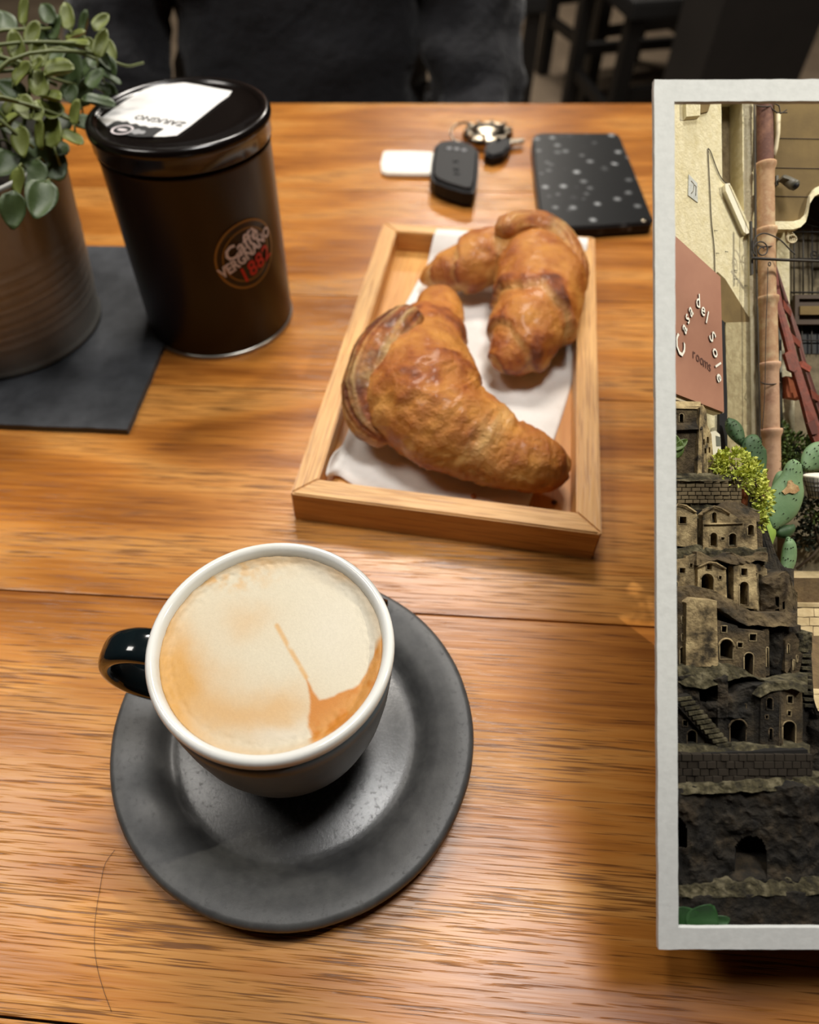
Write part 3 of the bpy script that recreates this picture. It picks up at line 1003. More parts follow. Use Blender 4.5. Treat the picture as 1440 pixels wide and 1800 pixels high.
lathe('lid', [(AR - 0.004, 0.1262), (AR + 0.0010, 0.1262), (AR + 0.0013, 0.127), (AR + 0.0013, 0.1345), (AR + 0.0022, 0.1352), (AR + 0.0024, 0.1368), (AR + 0.0022, 0.1388), (AR + 0.0012, 0.1402), (AR - 0.0006, 0.1406),
              (AR - 0.0028, 0.1402), (AR - 0.0040, 0.1390), (AR - 0.0046, 0.1384), (0.036, 0.1383), (0.034, 0.1382), (0.002, 0.1382)], AX, AY, M_lid, tin, n=96)


def on_tin(x, y, ph0=radians(-51), z0=0.0705, dr=0.0004):
    a = ph0 + x / AR
    return Vector((AX + (AR + dr) * cos(a), AY + (AR + dr) * sin(a), z0 + y))


M_badge = mat('badge_black', lin((16, 11, 8)), rough=0.3)
M_gold = mat('badge_gold', lin((132, 100, 48)), rough=0.35, metal=0.3)
M_white = mat('print_white', lin((214, 204, 204)), rough=0.5)
M_red = mat('print_red', lin((190, 30, 18)), rough=0.5)


def disc_on_tin(name, r0, r1, m, dr, par):
    V, Fc = [], []
    n = 64
    for r_ in (r0, r1):
        for k in range(n):
            a = 2 * pi * k / n
            V.append(on_tin(r_ * cos(a), r_ * sin(a), dr=dr))
    if r0 > 0.004:
        for k in range(n): Fc.append((k, (k + 1) % n, n + (k + 1) % n, n + k))
    else:
        for k in range(n): Fc.append((k, (k + 1) % n, n + (k + 1) % n, n + k))
        Fc.append(tuple(range(n)))
    return mesh(name, V, Fc, m, par)


badge = disc_on_tin('badge', 0.001, 0.0220, M_badge, 0.0002, tin)
disc_on_tin('badge_ring', 0.0208, 0.0222, M_gold, 0.0004, badge)
disc_on_tin('badge_ring', 0.0165, 0.0174, M_gold, 0.0004, badge)


def print_on(name, s, size, x, y, rot, m, mapper, par, shear=0.0, sx=1.0, offset=0.0):
    V, Fc = text_data(s, size, shear, offset=offset)
    ca, sa = cos(rot), sin(rot)
    V = [mapper(x + (vx * sx) * ca - vy * sa, y + (vx * sx) * sa + vy * ca) for vx, vy, vz in V]
    return mesh(name, V, Fc, m, par, fix=False)


mp_ = lambda x, y: on_tin(x, y, dr=0.0007)
rt = radians(21)
print_on('lettering', 'Caff\u00e8', 0.0125, -0.003, 0.0075, rt, M_white, mp_, badge, shear=0.1, offset=0.0003)
print_on('lettering', 'VERGNANO', 0.0096, 0.0, 0.0005, rt, M_white, mp_, badge, sx=0.82, offset=0.0003)
print_on('lettering', '1882', 0.0145, 0.0045, -0.0090, rt, M_red, mp_, badge, shear=0.1, sx=0.95, offset=0.0002)

# paper label on the lid (the machine-readable code of the photograph is left out)
M_paper = mat('label_paper', lin((232, 230, 226)), rough=0.7)
M_ink = mat('label_ink', lin((34, 34, 34)), rough=0.6)
LZ = 0.1386
lab_px = [(168, 203), (180, 207), (200, 192), (225, 175), (255, 157), (268, 146), (280, 145), (289, 140), (299, 143), (308, 146), (318, 145), (350, 150), (380, 156), (408, 161), (402, 170), (385, 182), (360, 202), (335, 222), (311, 239), (290, 241), (267, 241),
          (240, 241), (215, 236), (190, 224), (178, 214)]
lab_w = [P(x, y, LZ) for x, y in lab_px]
tri = geometry.tessellate_polygon([lab_w])
n = len(lab_w)
V = lab_w + [v + Vector((0, 0, 0.0003)) for v in lab_w]
Fc = [tuple(q) for q in tri] + [tuple(x + n for x in q) for q in tri] + [(k, (k + 1) % n, n + (k + 1) % n, n + k) for k in range(n)]
label_o = mesh('paper_label', V, Fc, M_paper, tin)
ink_px = [(188, 222), (200, 214), (208, 212), (216, 214), (224, 213), (230, 218), (240, 217), (246, 221), (256, 221), (262, 224), (274, 223), (288, 226), (278, 232), (268, 240), (250, 240.5), (230, 239), (208, 233)]
ink_w = [P(x, y, LZ + 0.0006) for x, y in ink_px]
mesh('label_print', ink_w, [tuple(q) for q in geometry.tessellate_polygon([ink_w])], M_ink, label_o, fix=False)
lo0 = P(281, 211, LZ + 0.0007)
lx = (P(306, 214.5, LZ) - P(252, 206, LZ)).normalized()
ly = Vector((-lx.y, lx.x, 0))
print_on('label_print', 'ZAIUGNO', 0.0082, 0, 0, pi, M_ink, lambda x, y: lo0 + lx * x + ly * y, label_o, sx=0.9)
V, Fc = [], []
oc = P(215, 228, LZ + 0.0009)
for r_ in (0.0052, 0.0066):
    for k in range(40):
        a = 2 * pi * k / 40
        V.append(oc + lx * (cos(a) * r_) + ly * (sin(a) * r_ * 0.95))
for k in range(40): Fc.append((k, (k + 1) % 40, 40 + (k + 1) % 40, 40 + k))
mesh('label_print', V, Fc, M_white, label_o, fix=False)
bl = [oc + lx * (cos(2 * pi * k / 24) * 0.0032) + ly * (sin(2 * pi * k / 24) * 0.0016) for k in range(24)]
mesh('label_print', bl, [tuple(range(24))], M_white, label_o, fix=False)
oc2 = P(241, 231.5, LZ + 0.0009)
bl = [oc2 + lx * (cos(2 * pi * k / 30) * (0.0048 + 0.0008 * sin(7 * k))) + ly * (sin(2 * pi * k / 30) * (0.0030 + 0.0006 * sin(5 * k))) for k in range(30)]
mesh('label_print', bl, [tuple(range(30))], mat('print_grey', lin((150, 150, 150)), rough=0.6), label_o, fix=False)

# ================================================================== KEYS, BLACK SLAB
M_fob = mat('black_plastic', lin((18, 18, 20)), rough=0.5, spec=0.25)
M_fobm = mat('key_print', lin((130, 130, 132)), rough=0.5)
M_chrome = mat('key_metal', lin((170, 158, 140)), rough=0.22, metal=1.0)
M_tagm = mat('white_plastic', lin((240, 234, 222)), rough=0.4)
keys = thing('key_bunch', P(800, 320, 0), 'bunch of car keys with a black fob and a white tag behind the tray', 'keys')


def plate(name, pxs, z0, z1, m, parent, bev=0.0012, dome=0.0):
    """outline given on the plane z1, standing down to z0"""
    top = [P(x, y, z1) for x, y in pxs]
    bm = bmesh.new()
    hi = [bm.verts.new(v) for v in top]
    lo = [bm.verts.new(Vector((v.x, v.y, z0))) for v in top]
    bm.faces.new(hi); bm.faces.new(lo)
    n = len(top)
    for k in range(n): bm.faces.new((hi[k], hi[(k + 1) % n], lo[(k + 1) % n], lo[k]))
    bmesh.ops.recalc_face_normals(bm, faces=bm.faces)
    if bev:
        bmesh.ops.bevel(bm, geom=[e for e in bm.edges if abs(e.verts[0].co.z - e.verts[1].co.z) < 1e-6], offset=bev, segments=3, affect='EDGES')
    return from_bm(name, bm, m, parent)


fobz = 0.013
fob = plate('key_fob', [(764, 252), (770, 247), (790, 244), (815, 246), (836, 254), (843, 263), (842, 290), (839, 318), (834, 333), (815, 332), (785, 323), (764, 314), (757, 305), (759, 280)], 0.0004, fobz + 0.004, M_fob, keys, bev=0.0035)
for px, py in ((790, 261), (803, 262), (816, 264), (801, 283), (802, 297), (803, 305)):
    c = P(px, py, fobz + 0.0042)
    lathe('key_button', [(0.0026, c.z - 0.0008), (0.0026, c.z + 0.0002), (0.0018, c.z + 0.0005)], c.x, c.y, M_fobm if py < 270 else M_fob, fob, n=16)
tagp = plate('key_tag', [(674, 265), (684, 264), (720, 264), (762, 266), (762, 305), (720, 305), (680, 304), (671, 300), (669, 285)], 0.0003, 0.0045, M_tagm, keys, bev=0.0012)
tag(tagp, 'white plastic tag')
ring = [P(x, y, z) for x, y, z in catmull([(800, 248, .012), (792, 236, .013), (796, 225, .014), (808, 217, .014), (822, 216, .012), (834, 222, .010), (842, 234, .009), (836, 246, .009), (818, 252, .011), (800, 248, .012)], 34)]
tube('key_ring', ring, 0.0011, M_chrome, keys, n=7)
# rounded metal pendant and its key blade
V, Fc = [], []
pc = P(856, 250, 0.0)
for i in range(10):
    for k in range(32):
        a = 2 * pi * k / 32
        t = i / 9
        r_ = (0.0235, 0.0245, 0.0245, 0.0232, 0.020, 0.0195, 0.0165, 0.0158, 0.010, 0.001)[i]
        z = (0.0004, 0.002, 0.007, 0.010, 0.0115, 0.0108, 0.0108, 0.0125, 0.0138, 0.0142)[i]
        V.append(pc + Vector((cos(a) * r_ * 1.0, sin(a) * r_ * 0.9, z)))
for i in range(9):
    for k in range(32): Fc.append((i * 32 + k, i * 32 + (k + 1) % 32, (i + 1) * 32 + (k + 1) % 32, (i + 1) * 32 + k))
Fc.append(tuple(range(32)))
pend = mesh('pendant', V, Fc, M_chrome, keys, smooth=True)
for k in range(10):
    a = 2 * pi * k / 10
    box('bezel_bead', pc + Vector((cos(a) * 0.0212, sin(a) * 0.0190, 0.0113)), (0.004, 0.004, 0.003), M_chrome, pend, rot=Matrix.Rotation(a, 3, 'Z'), bevel=0.001)
plate('key_head', [(868, 236), (884, 236), (897, 243), (898, 256), (886, 268), (866, 274), (852, 268), (856, 250)], 0.0, 0.010, M_fob, keys, bev=0.002)
plate('key_blade', [(893, 244), (921, 242), (922, 247), (912, 249), (908, 248), (904, 251), (896, 253)], 0.004, 0.007, M_chrome, keys, bev=0.0004)

m, nt, b = new_mat('speckled_black')
L = nt.links.new
tc = N(nt, 'ShaderNodeTexCoord')
vo = N(nt, 'ShaderNodeTexVoronoi', i_Scale=85.0, i_Randomness=1.0)
L(tc.outputs['Object'], vo.inputs['Vector'])
sep = N(nt, 'ShaderNodeSeparateColor')
L(vo.outputs['Color'], sep.inputs[0])
mr1 = N(nt, 'ShaderNodeMapRange', i_1=0.34, i_2=0.12)
L(vo.outputs['Distance'], mr1.inputs['Value'])
gt = N(nt, 'ShaderNodeMath', operation='GREATER_THAN', i_1=0.30)
L(sep.outputs[0], gt.inputs[0])
mu = N(nt, 'ShaderNodeMath', operation='MULTIPLY')
L(mr1.outputs[0], mu.inputs[0]); L(gt.outputs[0], mu.inputs[1])
mu2 = N(nt, 'ShaderNodeMath', operation='MULTIPLY')
L(mu.outputs[0], mu2.inputs[0]); L(sep.outputs[1], mu2.inputs[1])
mx = N(nt, 'ShaderNodeMix', data_type='RGBA')
L(mu2.outputs[0], mx.inputs['Factor'])
mx.inputs['A'].default_value = (*lin((16, 17, 18)), 1)
b.inputs['Specular IOR Level'].default_value = 0.25
mx.inputs['B'].default_value = (*lin((170, 172, 172)), 1)
L(mx.outputs['Result'], b.inputs['Base Color'])
b.inputs['Roughness'].default_value = 0.35
M_speck = m
slab_ = thing('power_bank', P(1045, 320, 0), 'flat black power bank with pale specks behind the back croissant', 'power bank')
plate('case', [(940, 236), (952, 233), (1078, 233), (1090, 237), (1112, 290), (1146, 376), (1150, 384), (1146, 391), (1050, 398), (968, 400), (958, 397), (950, 380), (942, 310), (936, 245)], 0.0003, 0.0105, M_speck, slab_, bev=0.0016)
c = P(1133, 387, 0.0106)
lathe('charge_light', [(0.0028, c.z - 0.0004), (0.0028, c.z + 0.0003), (0.0016, c.z + 0.0004)], c.x, c.y, M_chrome, slab_, n=18)

# a stray hair lies on the wood
tag(tube('hair_strand', [P(x, y, 0.0005) for x, y in catmull([(202, 1494), (184, 1520), (176, 1560), (168, 1610), (166, 1660), (171, 1700), (182, 1740), (196, 1778)], 24)], 0.00008, mat('hair_dark', lin((52, 28, 14)), rough=0.5), n=5),
    'single thin dark hair lying on the oak left of the saucer', 'hair')

# ================================================================== PERSON, CHAIRS, POST (far side of the table)
M_sweat = mat('black_sweater', lin((17, 17, 21)), lin((24, 24, 29)), rough=0.9, scale=26, bump=0.5, bscale=22, bdist=0.02, sheen=0.15)
M_trous = mat('dark_trousers', lin((22, 22, 26)), rough=0.9)
M_skin = mat('skin', lin((196, 146, 118)), lin((206, 156, 128)), rough=0.5, scale=60)
M_hair = mat('brown_hair', lin((40, 26, 18)), rough=0.6)
PB = Vector((-0.055, 1.19, -0.28))


def skin_obj(name, nodes, edges_, radii, m, parent, root=0, sub=2):
    me = bpy.data.meshes.new(name)
    me.from_pydata([tuple(v) for v in nodes], edges_, [])
    o = bpy.data.objects.new(name, me)
    COL.objects.link(o)
    if parent is not None:
        M = ORG[parent.name]
        me.transform(M.inverted())
        o.parent = parent
    else:
        M = Matrix.Translation(Vector(nodes[0]))
        me.transform(M.inverted())
        o.matrix_basis = M
    ORG[o.name] = M
    md = o.modifiers.new('skin', 'SKIN')
    md.use_smooth_shade = True
    me.skin_vertices  # created with the modifier
    lay = me.skin_vertices[0].data
    for i, r_ in enumerate(radii):
        lay[i].radius = r_ if isinstance(r_, tuple) else (r_, r_)
        lay[i].use_root = (i == root)
    s = o.modifiers.new('sub', 'SUBSURF')
    s.levels = s.render_levels = sub
    me.materials.append(m)
    return o


def rel(x, y, z): return PB + Vector((x, y, z))


# pelvis, torso, neck, head
nodes = [rel(0, 0, 0), rel(0, .02, .14), rel(0, .03, .30), rel(0, .03, .43), rel(0, .01, .52), rel(0, -.01, .60), rel(0, -.02, .68), rel(0, -.015, .76)]
rad = [(.165, .12), (.155, .115), (.165, .12), (.15, .10), (.058, .058), (.062, .066), (.074, .092), (.062, .075)]
eds = [(i, i + 1) for i in range(7)]
for s in (-1, 1):
    b0 = len(nodes)
    nodes += [rel(.19 * s, .03, .42), rel(.235 * s, -.02, .28), rel(.25 * s, -.09, .145), rel(.20 * s, -.20, .115), rel(.13 * s, -.265, .115), rel(.09 * s, -.275, .115)]
    rad += [.068, .056, .048, .042, .030, (.036, .018)]
    eds += [(3, b0)] + [(b0 + i, b0 + i + 1) for i in range(5)]
    # hand: five fingers from the palm
    pal = b0 + 5
    for k, (dx, dy, ln) in enumerate(((-.020, -.022, .9), (-.030, -.010, 1.1), (-.032, .002, 1.2), (-.030, .014, 1.1), (-.022, .026, .85))):
        f0 = len(nodes)
        c0 = nodes[pal]
        nodes += [c0 + Vector((dx * s * 1.0, dy, -.004)), c0 + Vector((dx * s * (1 + .9 * ln), dy * 1.25, -.016)), c0 + Vector((dx * s * (1 + 1.5 * ln), dy * 1.3, -.032))]
        rad += [.010, .009, .007]
        eds += [(pal, f0), (f0, f0 + 1), (f0 + 1, f0 + 2)]
    # leg
    b0 = len(nodes)
    nodes += [rel(.10 * s, -.04, -.02), rel(.14 * s, -.25, -.02), rel(.16 * s, -.43, -.03), rel(.16 * s, -.42, -.25), rel(.16 * s, -.40, -.44), rel(.17 * s, -.50, -.478)]
    rad += [.09, .078, .06, .055, .042, (.045, .028)]
    eds += [(0, b0)] + [(b0 + i, b0 + i + 1) for i in range(5)]
person = skin_obj('person', nodes, eds, rad, M_skin, None)
person['label'] = 'person in a black sweater sitting at the far edge of the oak table'
person['category'] = 'person'
# clothing over the same pose
ns = [rel(0, -.005, -.04), rel(0, .015, .10), rel(0, .025, .27), rel(0, .03, .42), rel(0, .012, .50)]
rs = [(.215, .165), (.205, .155), (.195, .145), (.175, .115), (.070, .07)]
es = [(i, i + 1) for i in range(4)]
for s in (-1, 1):
    b0 = len(ns)
    ns += [rel(.19 * s, .03, .42), rel(.245 * s, -.02, .28), rel(.262 * s, -.09, .15), rel(.21 * s, -.20, .118), rel(.14 * s, -.25, .115)]
    rs += [.088, .080, .074, .062, .044]
    es += [(3, b0)] + [(b0 + i, b0 + i + 1) for i in range(4)]
sw = skin_obj('sweater', ns, es, rs, M_sweat, person, sub=3)
tx = bpy.data.textures.new('folds', 'CLOUDS'); tx.noise_scale = 0.06; tx.noise_depth = 2
dm = sw.modifiers.new('folds', 'DISPLACE'); dm.texture = tx; dm.strength = 0.055; dm.mid_level = 0.5; dm.texture_coords = 'LOCAL'
nt_ = [rel(0, .0, -.02)]
rt_ = [(.19, .14)]
et_ = []
for s in (-1, 1):
    b0 = len(nt_)
    nt_ += [rel(.10 * s, -.04, -.02), rel(.14 * s, -.25, -.015), rel(.16 * s, -.43, -.025), rel(.16 * s, -.42, -.25), rel(.16 * s, -.40, -.42)]
    rt_ += [.11, .098, .078, .070, .060]
    et_ += [(0, b0)] + [(b0 + i, b0 + i + 1) for i in range(4)]
skin_obj('trousers', nt_, et_, rt_, M_trous, person)
for s in (-1, 1):
    skin_obj('shoe', [rel(.16 * s, -.39, -.455), rel(.165 * s, -.46, -.472), rel(.172 * s, -.55, -.478)], [(0, 1), (1, 2)], [(.042, .04), (.048, .034), (.036, .022)], M_lid, person)
V, Fc = [], []
hc = rel(0, -.005, .735)
for i in range(10):
    for k in range(20):
        th, a = pi * 0.56 * i / 9, 2 * pi * k / 20
        V.append(hc + Vector((sin(th) * cos(a) * .088, sin(th) * sin(a) * .105 + .012, cos(th) * .115)))
for i in range(9):
    for k in range(20): Fc.append((i * 20 + k, i * 20 + (k + 1) % 20, (i + 1) * 20 + (k + 1) % 20, (i + 1) * 20 + k))
hb = mesh('hair', V, Fc, M_hair, person, smooth=True)
M_eye = mat('eye', lin((60, 40, 30)), rough=0.2)
for s in (-1, 1):
    bm = bmesh.new(); bmesh.ops.create_uvsphere(bm, u_segments=12, v_segments=8, radius=.012, matrix=Matrix.Translation(rel(.033 * s, -.098, .69)))
    from_bm('eye', bm, M_eye, person, smooth=True)
    bm = bmesh.new(); bmesh.ops.create_uvsphere(bm, u_segments=12, v_segments=8, radius=.03, matrix=Matrix.Translation(rel(.078 * s, -.0, .685)) @ Matrix.Diagonal((.35, .7, 1.1, 1)))
    from_bm('ear', bm, M_skin, person, smooth=True)
tube('nose', [rel(0, -.098, .70), rel(0, -.116, .665), rel(0, -.100, .652)], [.008, .014, .010], M_skin, person, n=10)
tube('mouth', [rel(-.025, -.090, .625), rel(0, -.097, .624), rel(.025, -.090, .625)], [.003, .006, .003], mat('lips', lin((150, 84, 76)), rough=0.5), person, n=8)

M_chair = mat('chair_black_wood', lin((14, 12, 11)), lin((20, 17, 15)), rough=0.5, scale=30)
M_chairs = mat('chair_seat_dark', lin((14, 12, 11)), rough=0.7)
FLZ = -0.75


def chair(loc, rz, label, sh=0.45):
    t = thing('dining_chair', (loc[0], loc[1], FLZ), label, 'chair', 'dark chairs across the table', rotz=0)
    Rz = Matrix.Rotation(rz, 3, 'Z')
    c = lambda x, y, z: Vector((loc[0], loc[1], FLZ)) + Rz @ Vector((x, y, z))
    box('seat', c(0, 0, sh), (.44, .43, .045), M_chairs, t, rot=Rz, bevel=.01)
    for x in (-.19, .19):
        box('leg', c(x, -.18, sh / 2 - .012), (.042, .042, sh - .025), M_chair, t, rot=Rz, bevel=.004)
        box('leg', c(x, .19, sh / 2 - .012), (.042, .046, sh - .025), M_chair, t, rot=Rz, bevel=.004)
        box('back_post', c(x, .205, sh + .235), (.04, .036, .42), M_chair, t, rot=Rz, bevel=.004)
        box('stretcher', c(x, 0, .18), (.022, .35, .03), M_chair, t, rot=Rz)
    box('stretcher', c(0, -.18, .24), (.35, .022, .03), M_chair, t, rot=Rz)
    box('stretcher', c(0, .19, .24), (.35, .022, .03), M_chair, t, rot=Rz)
    for z in (.42, .30, .18):
        box('back_rail', c(0, .208, sh + z - .03), (.36, .02, .07), M_chair, t, rot=Rz, bevel=.004)
    return t


chair((-0.055, 1.26), 0.0, 'dark chair that the person in black sits on', sh=0.25)
chair((0.97, 2.36), radians(4), 'empty black chair beyond the table, right of the lit floor patch')
chair((0.37, 2.46), radians(-5), 'black chair half hidden behind the person, left of the lit floor patch')
chair((1.02, 2.90), radians(12), 'black chair farthest back, behind the empty one right of the lit floor patch')
tag(box('trim_1', (0.90, 1.78, 0.525), (.22, .2, 2.55), mat('post_dark', lin((30, 27, 25)), lin((38, 34, 31)), rough=0.6, scale=8)), kind='structure')

# ================================================================== DISPLAY FRAME: a paper-framed relief scene standing on the table
FD = 0.215


def jit(poly, amp=0.8, step=14, seed=0):
    """finer outline with small irregularities, in pixels"""
    out = []
    for i in range(len(poly)):
        x0, y0 = poly[i]
        x1, y1 = poly[(i + 1) % len(poly)]
        n = max(1, int(sqrt((x1 - x0) ** 2 + (y1 - y0) ** 2) / step))
        for k in range(n):
            t = k / n
            x, y = x0 + (x1 - x0) * t, y0 + (y1 - y0) * t
            out.append((x + amp * noise.noise((x * .11, y * .11, seed)), y + amp * noise.noise((y * .11, x * .11, seed + 9))))
    return out


def rect(x0, x1, y0, y1): return [(x0, y0), (x1, y0), (x1, y1), (x0, y1)]


def arch(x0, x1, y0, y1, n=8, flat=0.9):
    r_ = (x1 - x0) / 2
    cx = (x0 + x1) / 2
    top = [(cx - r_ * cos(pi * k / n), y0 + r_ * flat - r_ * flat * sin(pi * k / n)) for k in range(n + 1)]
    return top + [(x1, y1), (x0, y1)]


def slab(name, outline, dfun, th, m, parent=None, holes=(), j=0.0, org=None, hj=0.4, m2=None):
    """a block seen from the front: outline and openings in photograph pixels, front depth from dfun, openings sunk to their own depth"""
    if not callable(dfun):
        dv = dfun
        dfun = lambda x, y: dv
    polys = [jit(outline, j, 12, len(name)) if j else list(outline)]
    deps = [th]
    for h, dp in holes:
        polys.append(jit(h, hj, 8, 3) if hj else list(h))
        deps.append(dp)
    fronts = [[W(x, y, dfun(x, y)) for x, y in p] for p in polys]
    tri = geometry.tessellate_polygon([[Vector((x, y, 0)) for x, y in p] for p in polys])
    V = [v for p in fronts for v in p]
    Fc = [tuple(t) for t in tri]
    base = 0
    dark = set()
    thru = bool(holes) and all(dp == th for _h, dp in holes)
    if thru: Fc += [tuple(q + len(V) for q in t) for t in tri]
    for k, p in enumerate(fronts):
        n = len(p)
        b0 = len(V)
        V += [v + CF * deps[k] for v in p]
        for i in range(n):
            Fc.append((base + i, base + (i + 1) % n, b0 + (i + 1) % n, b0 + i))
        if thru:
            base += n
            continue
        cap = geometry.tessellate_polygon([[Vector((x, y, 0)) for x, y in polys[k]]])
        if k: dark.update(range(len(Fc), len(Fc) + len(cap)))
        Fc += [tuple(b0 + q for q in t) for t in cap]
        base += n
    o = mesh(name, V, Fc, m, parent, org=org)
    if m2 and dark:
        o.data.materials.append(m2)
        for q in dark: o.data.polygons[q].material_index = 1
    return o


def rock(name, x0, x1, y0, y1, dfun, m, parent=None, step=3.0, amp=0.0012, sc=120, th=0.006, topf=None, botf=None, holes=(), hdep=0.012, org=None, cols=None):
    """rough rock face or ledge: displaced grid closed at the back; holes are sunk openings"""
    nx, ny = max(2, int((x1 - x0) / step)), max(2, int((y1 - y0) / step))
    bm = bmesh.new()
    grid = []
    for j in range(ny + 1):
        row = []
        for i in range(nx + 1):
            x = x0 + (x1 - x0) * i / nx
            ya = topf(x) if topf else y0
            yb = botf(x) if botf else y1
            y = ya + (yb - ya) * j / ny
            d = dfun(x, y)
            p = W(x, y, d)
            nz = fbm(p, sc, 4) + 0.4 * noise.noise(p * sc * 4)
            d += nz * amp
            for h in holes:
                if inpoly(x, y, h): d = dfun(x, y) + hdep
            p = W(x, y, d)
            e = min(i, nx - i, j, ny - j)
            row.append(bm.verts.new(p + (CU * fbm(p, 300, 2) * amp * 0.5)))
        grid.append(row)
    for j in range(ny):
        for i in range(nx):
            bm.faces.new((grid[j][i], grid[j][i + 1], grid[j + 1][i + 1], grid[j + 1][i]))
    be = [e for e in bm.edges if e.is_boundary]
    ex = bmesh.ops.extrude_edge_only(bm, edges=be)
    for v in [q for q in ex['geom'] if isinstance(q, bmesh.types.BMVert)]: v.co += CF * th
    return from_bm(name, bm, m, parent, org=org)


def bar(name, pts, rad, m, parent=None, n=6, org=None):
    return tube(name, [W(*p) for p in pts], rad, m, parent, n=n, org=org)


def brick_course(parent, x0, x1, y0, y1, dfun, rows, bw, m, seed=0, th=0.003):
    """separate bricks in running bond, each its own object sharing one mesh"""
    bm = bmesh.new()
    box_bm(bm, Matrix(), 1, 1, 1, bevel=0.07)
    me = bpy.data.meshes.new('brick')
    bm.to_mesh(me); bm.free()
    me.materials.append(m)
    rr = random.Random(seed)
    rh = (y1 - y0) / rows
    for r_ in range(rows):
        x = x0 - (bw * 0.5 if r_ % 2 else 0)
        while x < x1:
            w = bw * rr.uniform(0.82, 1.2)
            xa, xb = max(x0, x), min(x1, x + w)
            x += w
            if xb - xa < 3: continue
            cx, cy = (xa + xb) / 2, y0 + rh * (r_ + 0.5)
            d = dfun(cx, cy)
            k = d / FPX
            c = W(cx, cy, d + th * 0.5 + rr.uniform(-0.0003, 0.0003))
            sx, sy = (xb - xa - 1.1) * k, (rh - 1.1) * k
            M = Matrix(((CR.x * sx, CU.x * sy, -CF.x * th, c.x), (CR.y * sx, CU.y * sy, -CF.y * th, c.y), (CR.z * sx, CU.z * sy, -CF.z * th, c.z), (0, 0, 0, 1)))
            inst('brick', me, M @ Matrix.Rotation(rr.uniform(-.03, .03), 4, 'Z'), parent)


# --- frame and stand
M_card = mat('frame_card', lin((218, 220, 217)), lin((208, 210, 207)), rough=0.9, scale=420, lo=0.3, hi=0.7, bump=0.25, bscale=500, bdist=0.0003)
M_stand = mat('stand_board', lin((70, 64, 56)), rough=0.8)
frame = thing('display_frame', W(1440, 1670, 0.283), 'pale paper-framed relief picture of a stone village street leaning on the right of the table', 'picture frame')
outer = jit([(1150, 140), (1760, 138), (1760, 1669), (1158, 1669), (1154, 900)], 1.2, 18, 4)
slab('frame_border', outer, FD, 0.0016, M_card, frame, holes=[(jit([(1186, 178), (1722, 177), (1722, 1631), (1193, 1631), (1189, 900)], 1.0, 18, 6), 0.0016)], hj=0)


def panel(name, prof, x0, x1, th, m):
    """strip of board through (py, depth) stations, as wide as px x0..x1 at each depth"""
    V, Fc = [], []
    for py, d in prof: V += [W(x0, py, d), W(x1, py, d)]
    n = len(V)
    V += [v + CF * th - CU * th for v in V]
    for i in range(len(prof) - 1):
        a = 2 * i
        Fc += [(a, a + 1, a + 3, a + 2), (n + a, n + a + 1, n + a + 3, n + a + 2), (a, a + 2, n + a + 2, n + a), (a + 1, a + 3, n + a + 3, n + a + 1)]
    Fc += [(0, 1, n + 1, n), (2 * len(prof) - 2, 2 * len(prof) - 1, n + 2 * len(prof) - 1, n + 2 * len(prof) - 2)]
    return mesh(name, V, Fc, m, frame)


vb = -770 / FPX * FD
yb_ = lambda d, v=vb: CY - v / d * FPX
panel('base_board', [(1664, FD + 0.0016), (yb_(0.281), 0.281)], 1166, 1752, 0.0012, M_stand)
panel('base_board', [(yb_(0.281), 0.281), (1160, 0.334)], 1172, 1752, 0.0012, M_stand)

sp_ = [(1160, 1662, FD + .0016), (1168, yb_(.281), .281), (1172, 1158, .334), (1172, 166, .334), (1160, 166, FD + .0016)]
V = [W(*q) for q in sp_]
V += [v + CR * .0006 for v in V]
mesh('light_baffle', V, [(0, 1, 2, 3, 4), (5, 6, 7, 8, 9)] + [(k, (k + 1) % 5, 5 + (k + 1) % 5, 5 + k) for k in range(5)], M_stand, frame)  # added unseen board, keeps light from leaking out on the left

# --- back wall of the little street (dark grey-brown render) and sunny cream facade
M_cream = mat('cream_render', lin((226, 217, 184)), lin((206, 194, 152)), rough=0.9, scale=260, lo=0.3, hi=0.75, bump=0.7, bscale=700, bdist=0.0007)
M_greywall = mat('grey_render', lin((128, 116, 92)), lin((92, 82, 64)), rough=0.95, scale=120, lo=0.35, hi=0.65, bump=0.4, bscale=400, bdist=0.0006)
M_vault = mat('ochre_vault', lin((122, 101, 60)), lin((104, 85, 50)), rough=0.9, scale=60, bump=0.2, bscale=400, bdist=0.0004)
dF = lambda x, y=0: 1 / (3.509 + (x - 1185) * (3.145 - 3.509) / 137)
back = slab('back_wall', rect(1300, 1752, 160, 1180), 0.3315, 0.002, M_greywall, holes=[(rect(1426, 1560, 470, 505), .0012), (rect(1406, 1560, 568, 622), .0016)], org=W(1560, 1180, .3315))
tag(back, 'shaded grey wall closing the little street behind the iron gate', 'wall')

fac = thing('facade', W(1250, 900, 0.298), 'sunlit cream rendered house facade with a niche, left side of the framed street', 'facade')
niche = [(1268, 163), (1305, 163), (1306, 300), (1308, 372), (1300, 362), (1284, 330), (1270, 318), (1269, 250)]
opening = [(1262, 478), (1272, 489), (1322, 566), (1324, 640), (1327, 900), (1262, 900)]
outl = [(1185, 160), (1268, 160), (1305, 160), (1324, 160), (1326, 420), (1328, 640), (1332, 905), (1185, 905)]
M_bare = mat('bare_stone_shaded', lin((150, 134, 100)), lin((116, 100, 72)), rough=0.95, scale=260, bump=0.8, bscale=500, bdist=0.0008)  # rough bare stone, toned down to put the niche's shade into its colour
slab('wall_face', outl, dF, 0.012, M_cream, fac, holes=[(niche, 0.0108)], j=0.6, m2=M_bare)
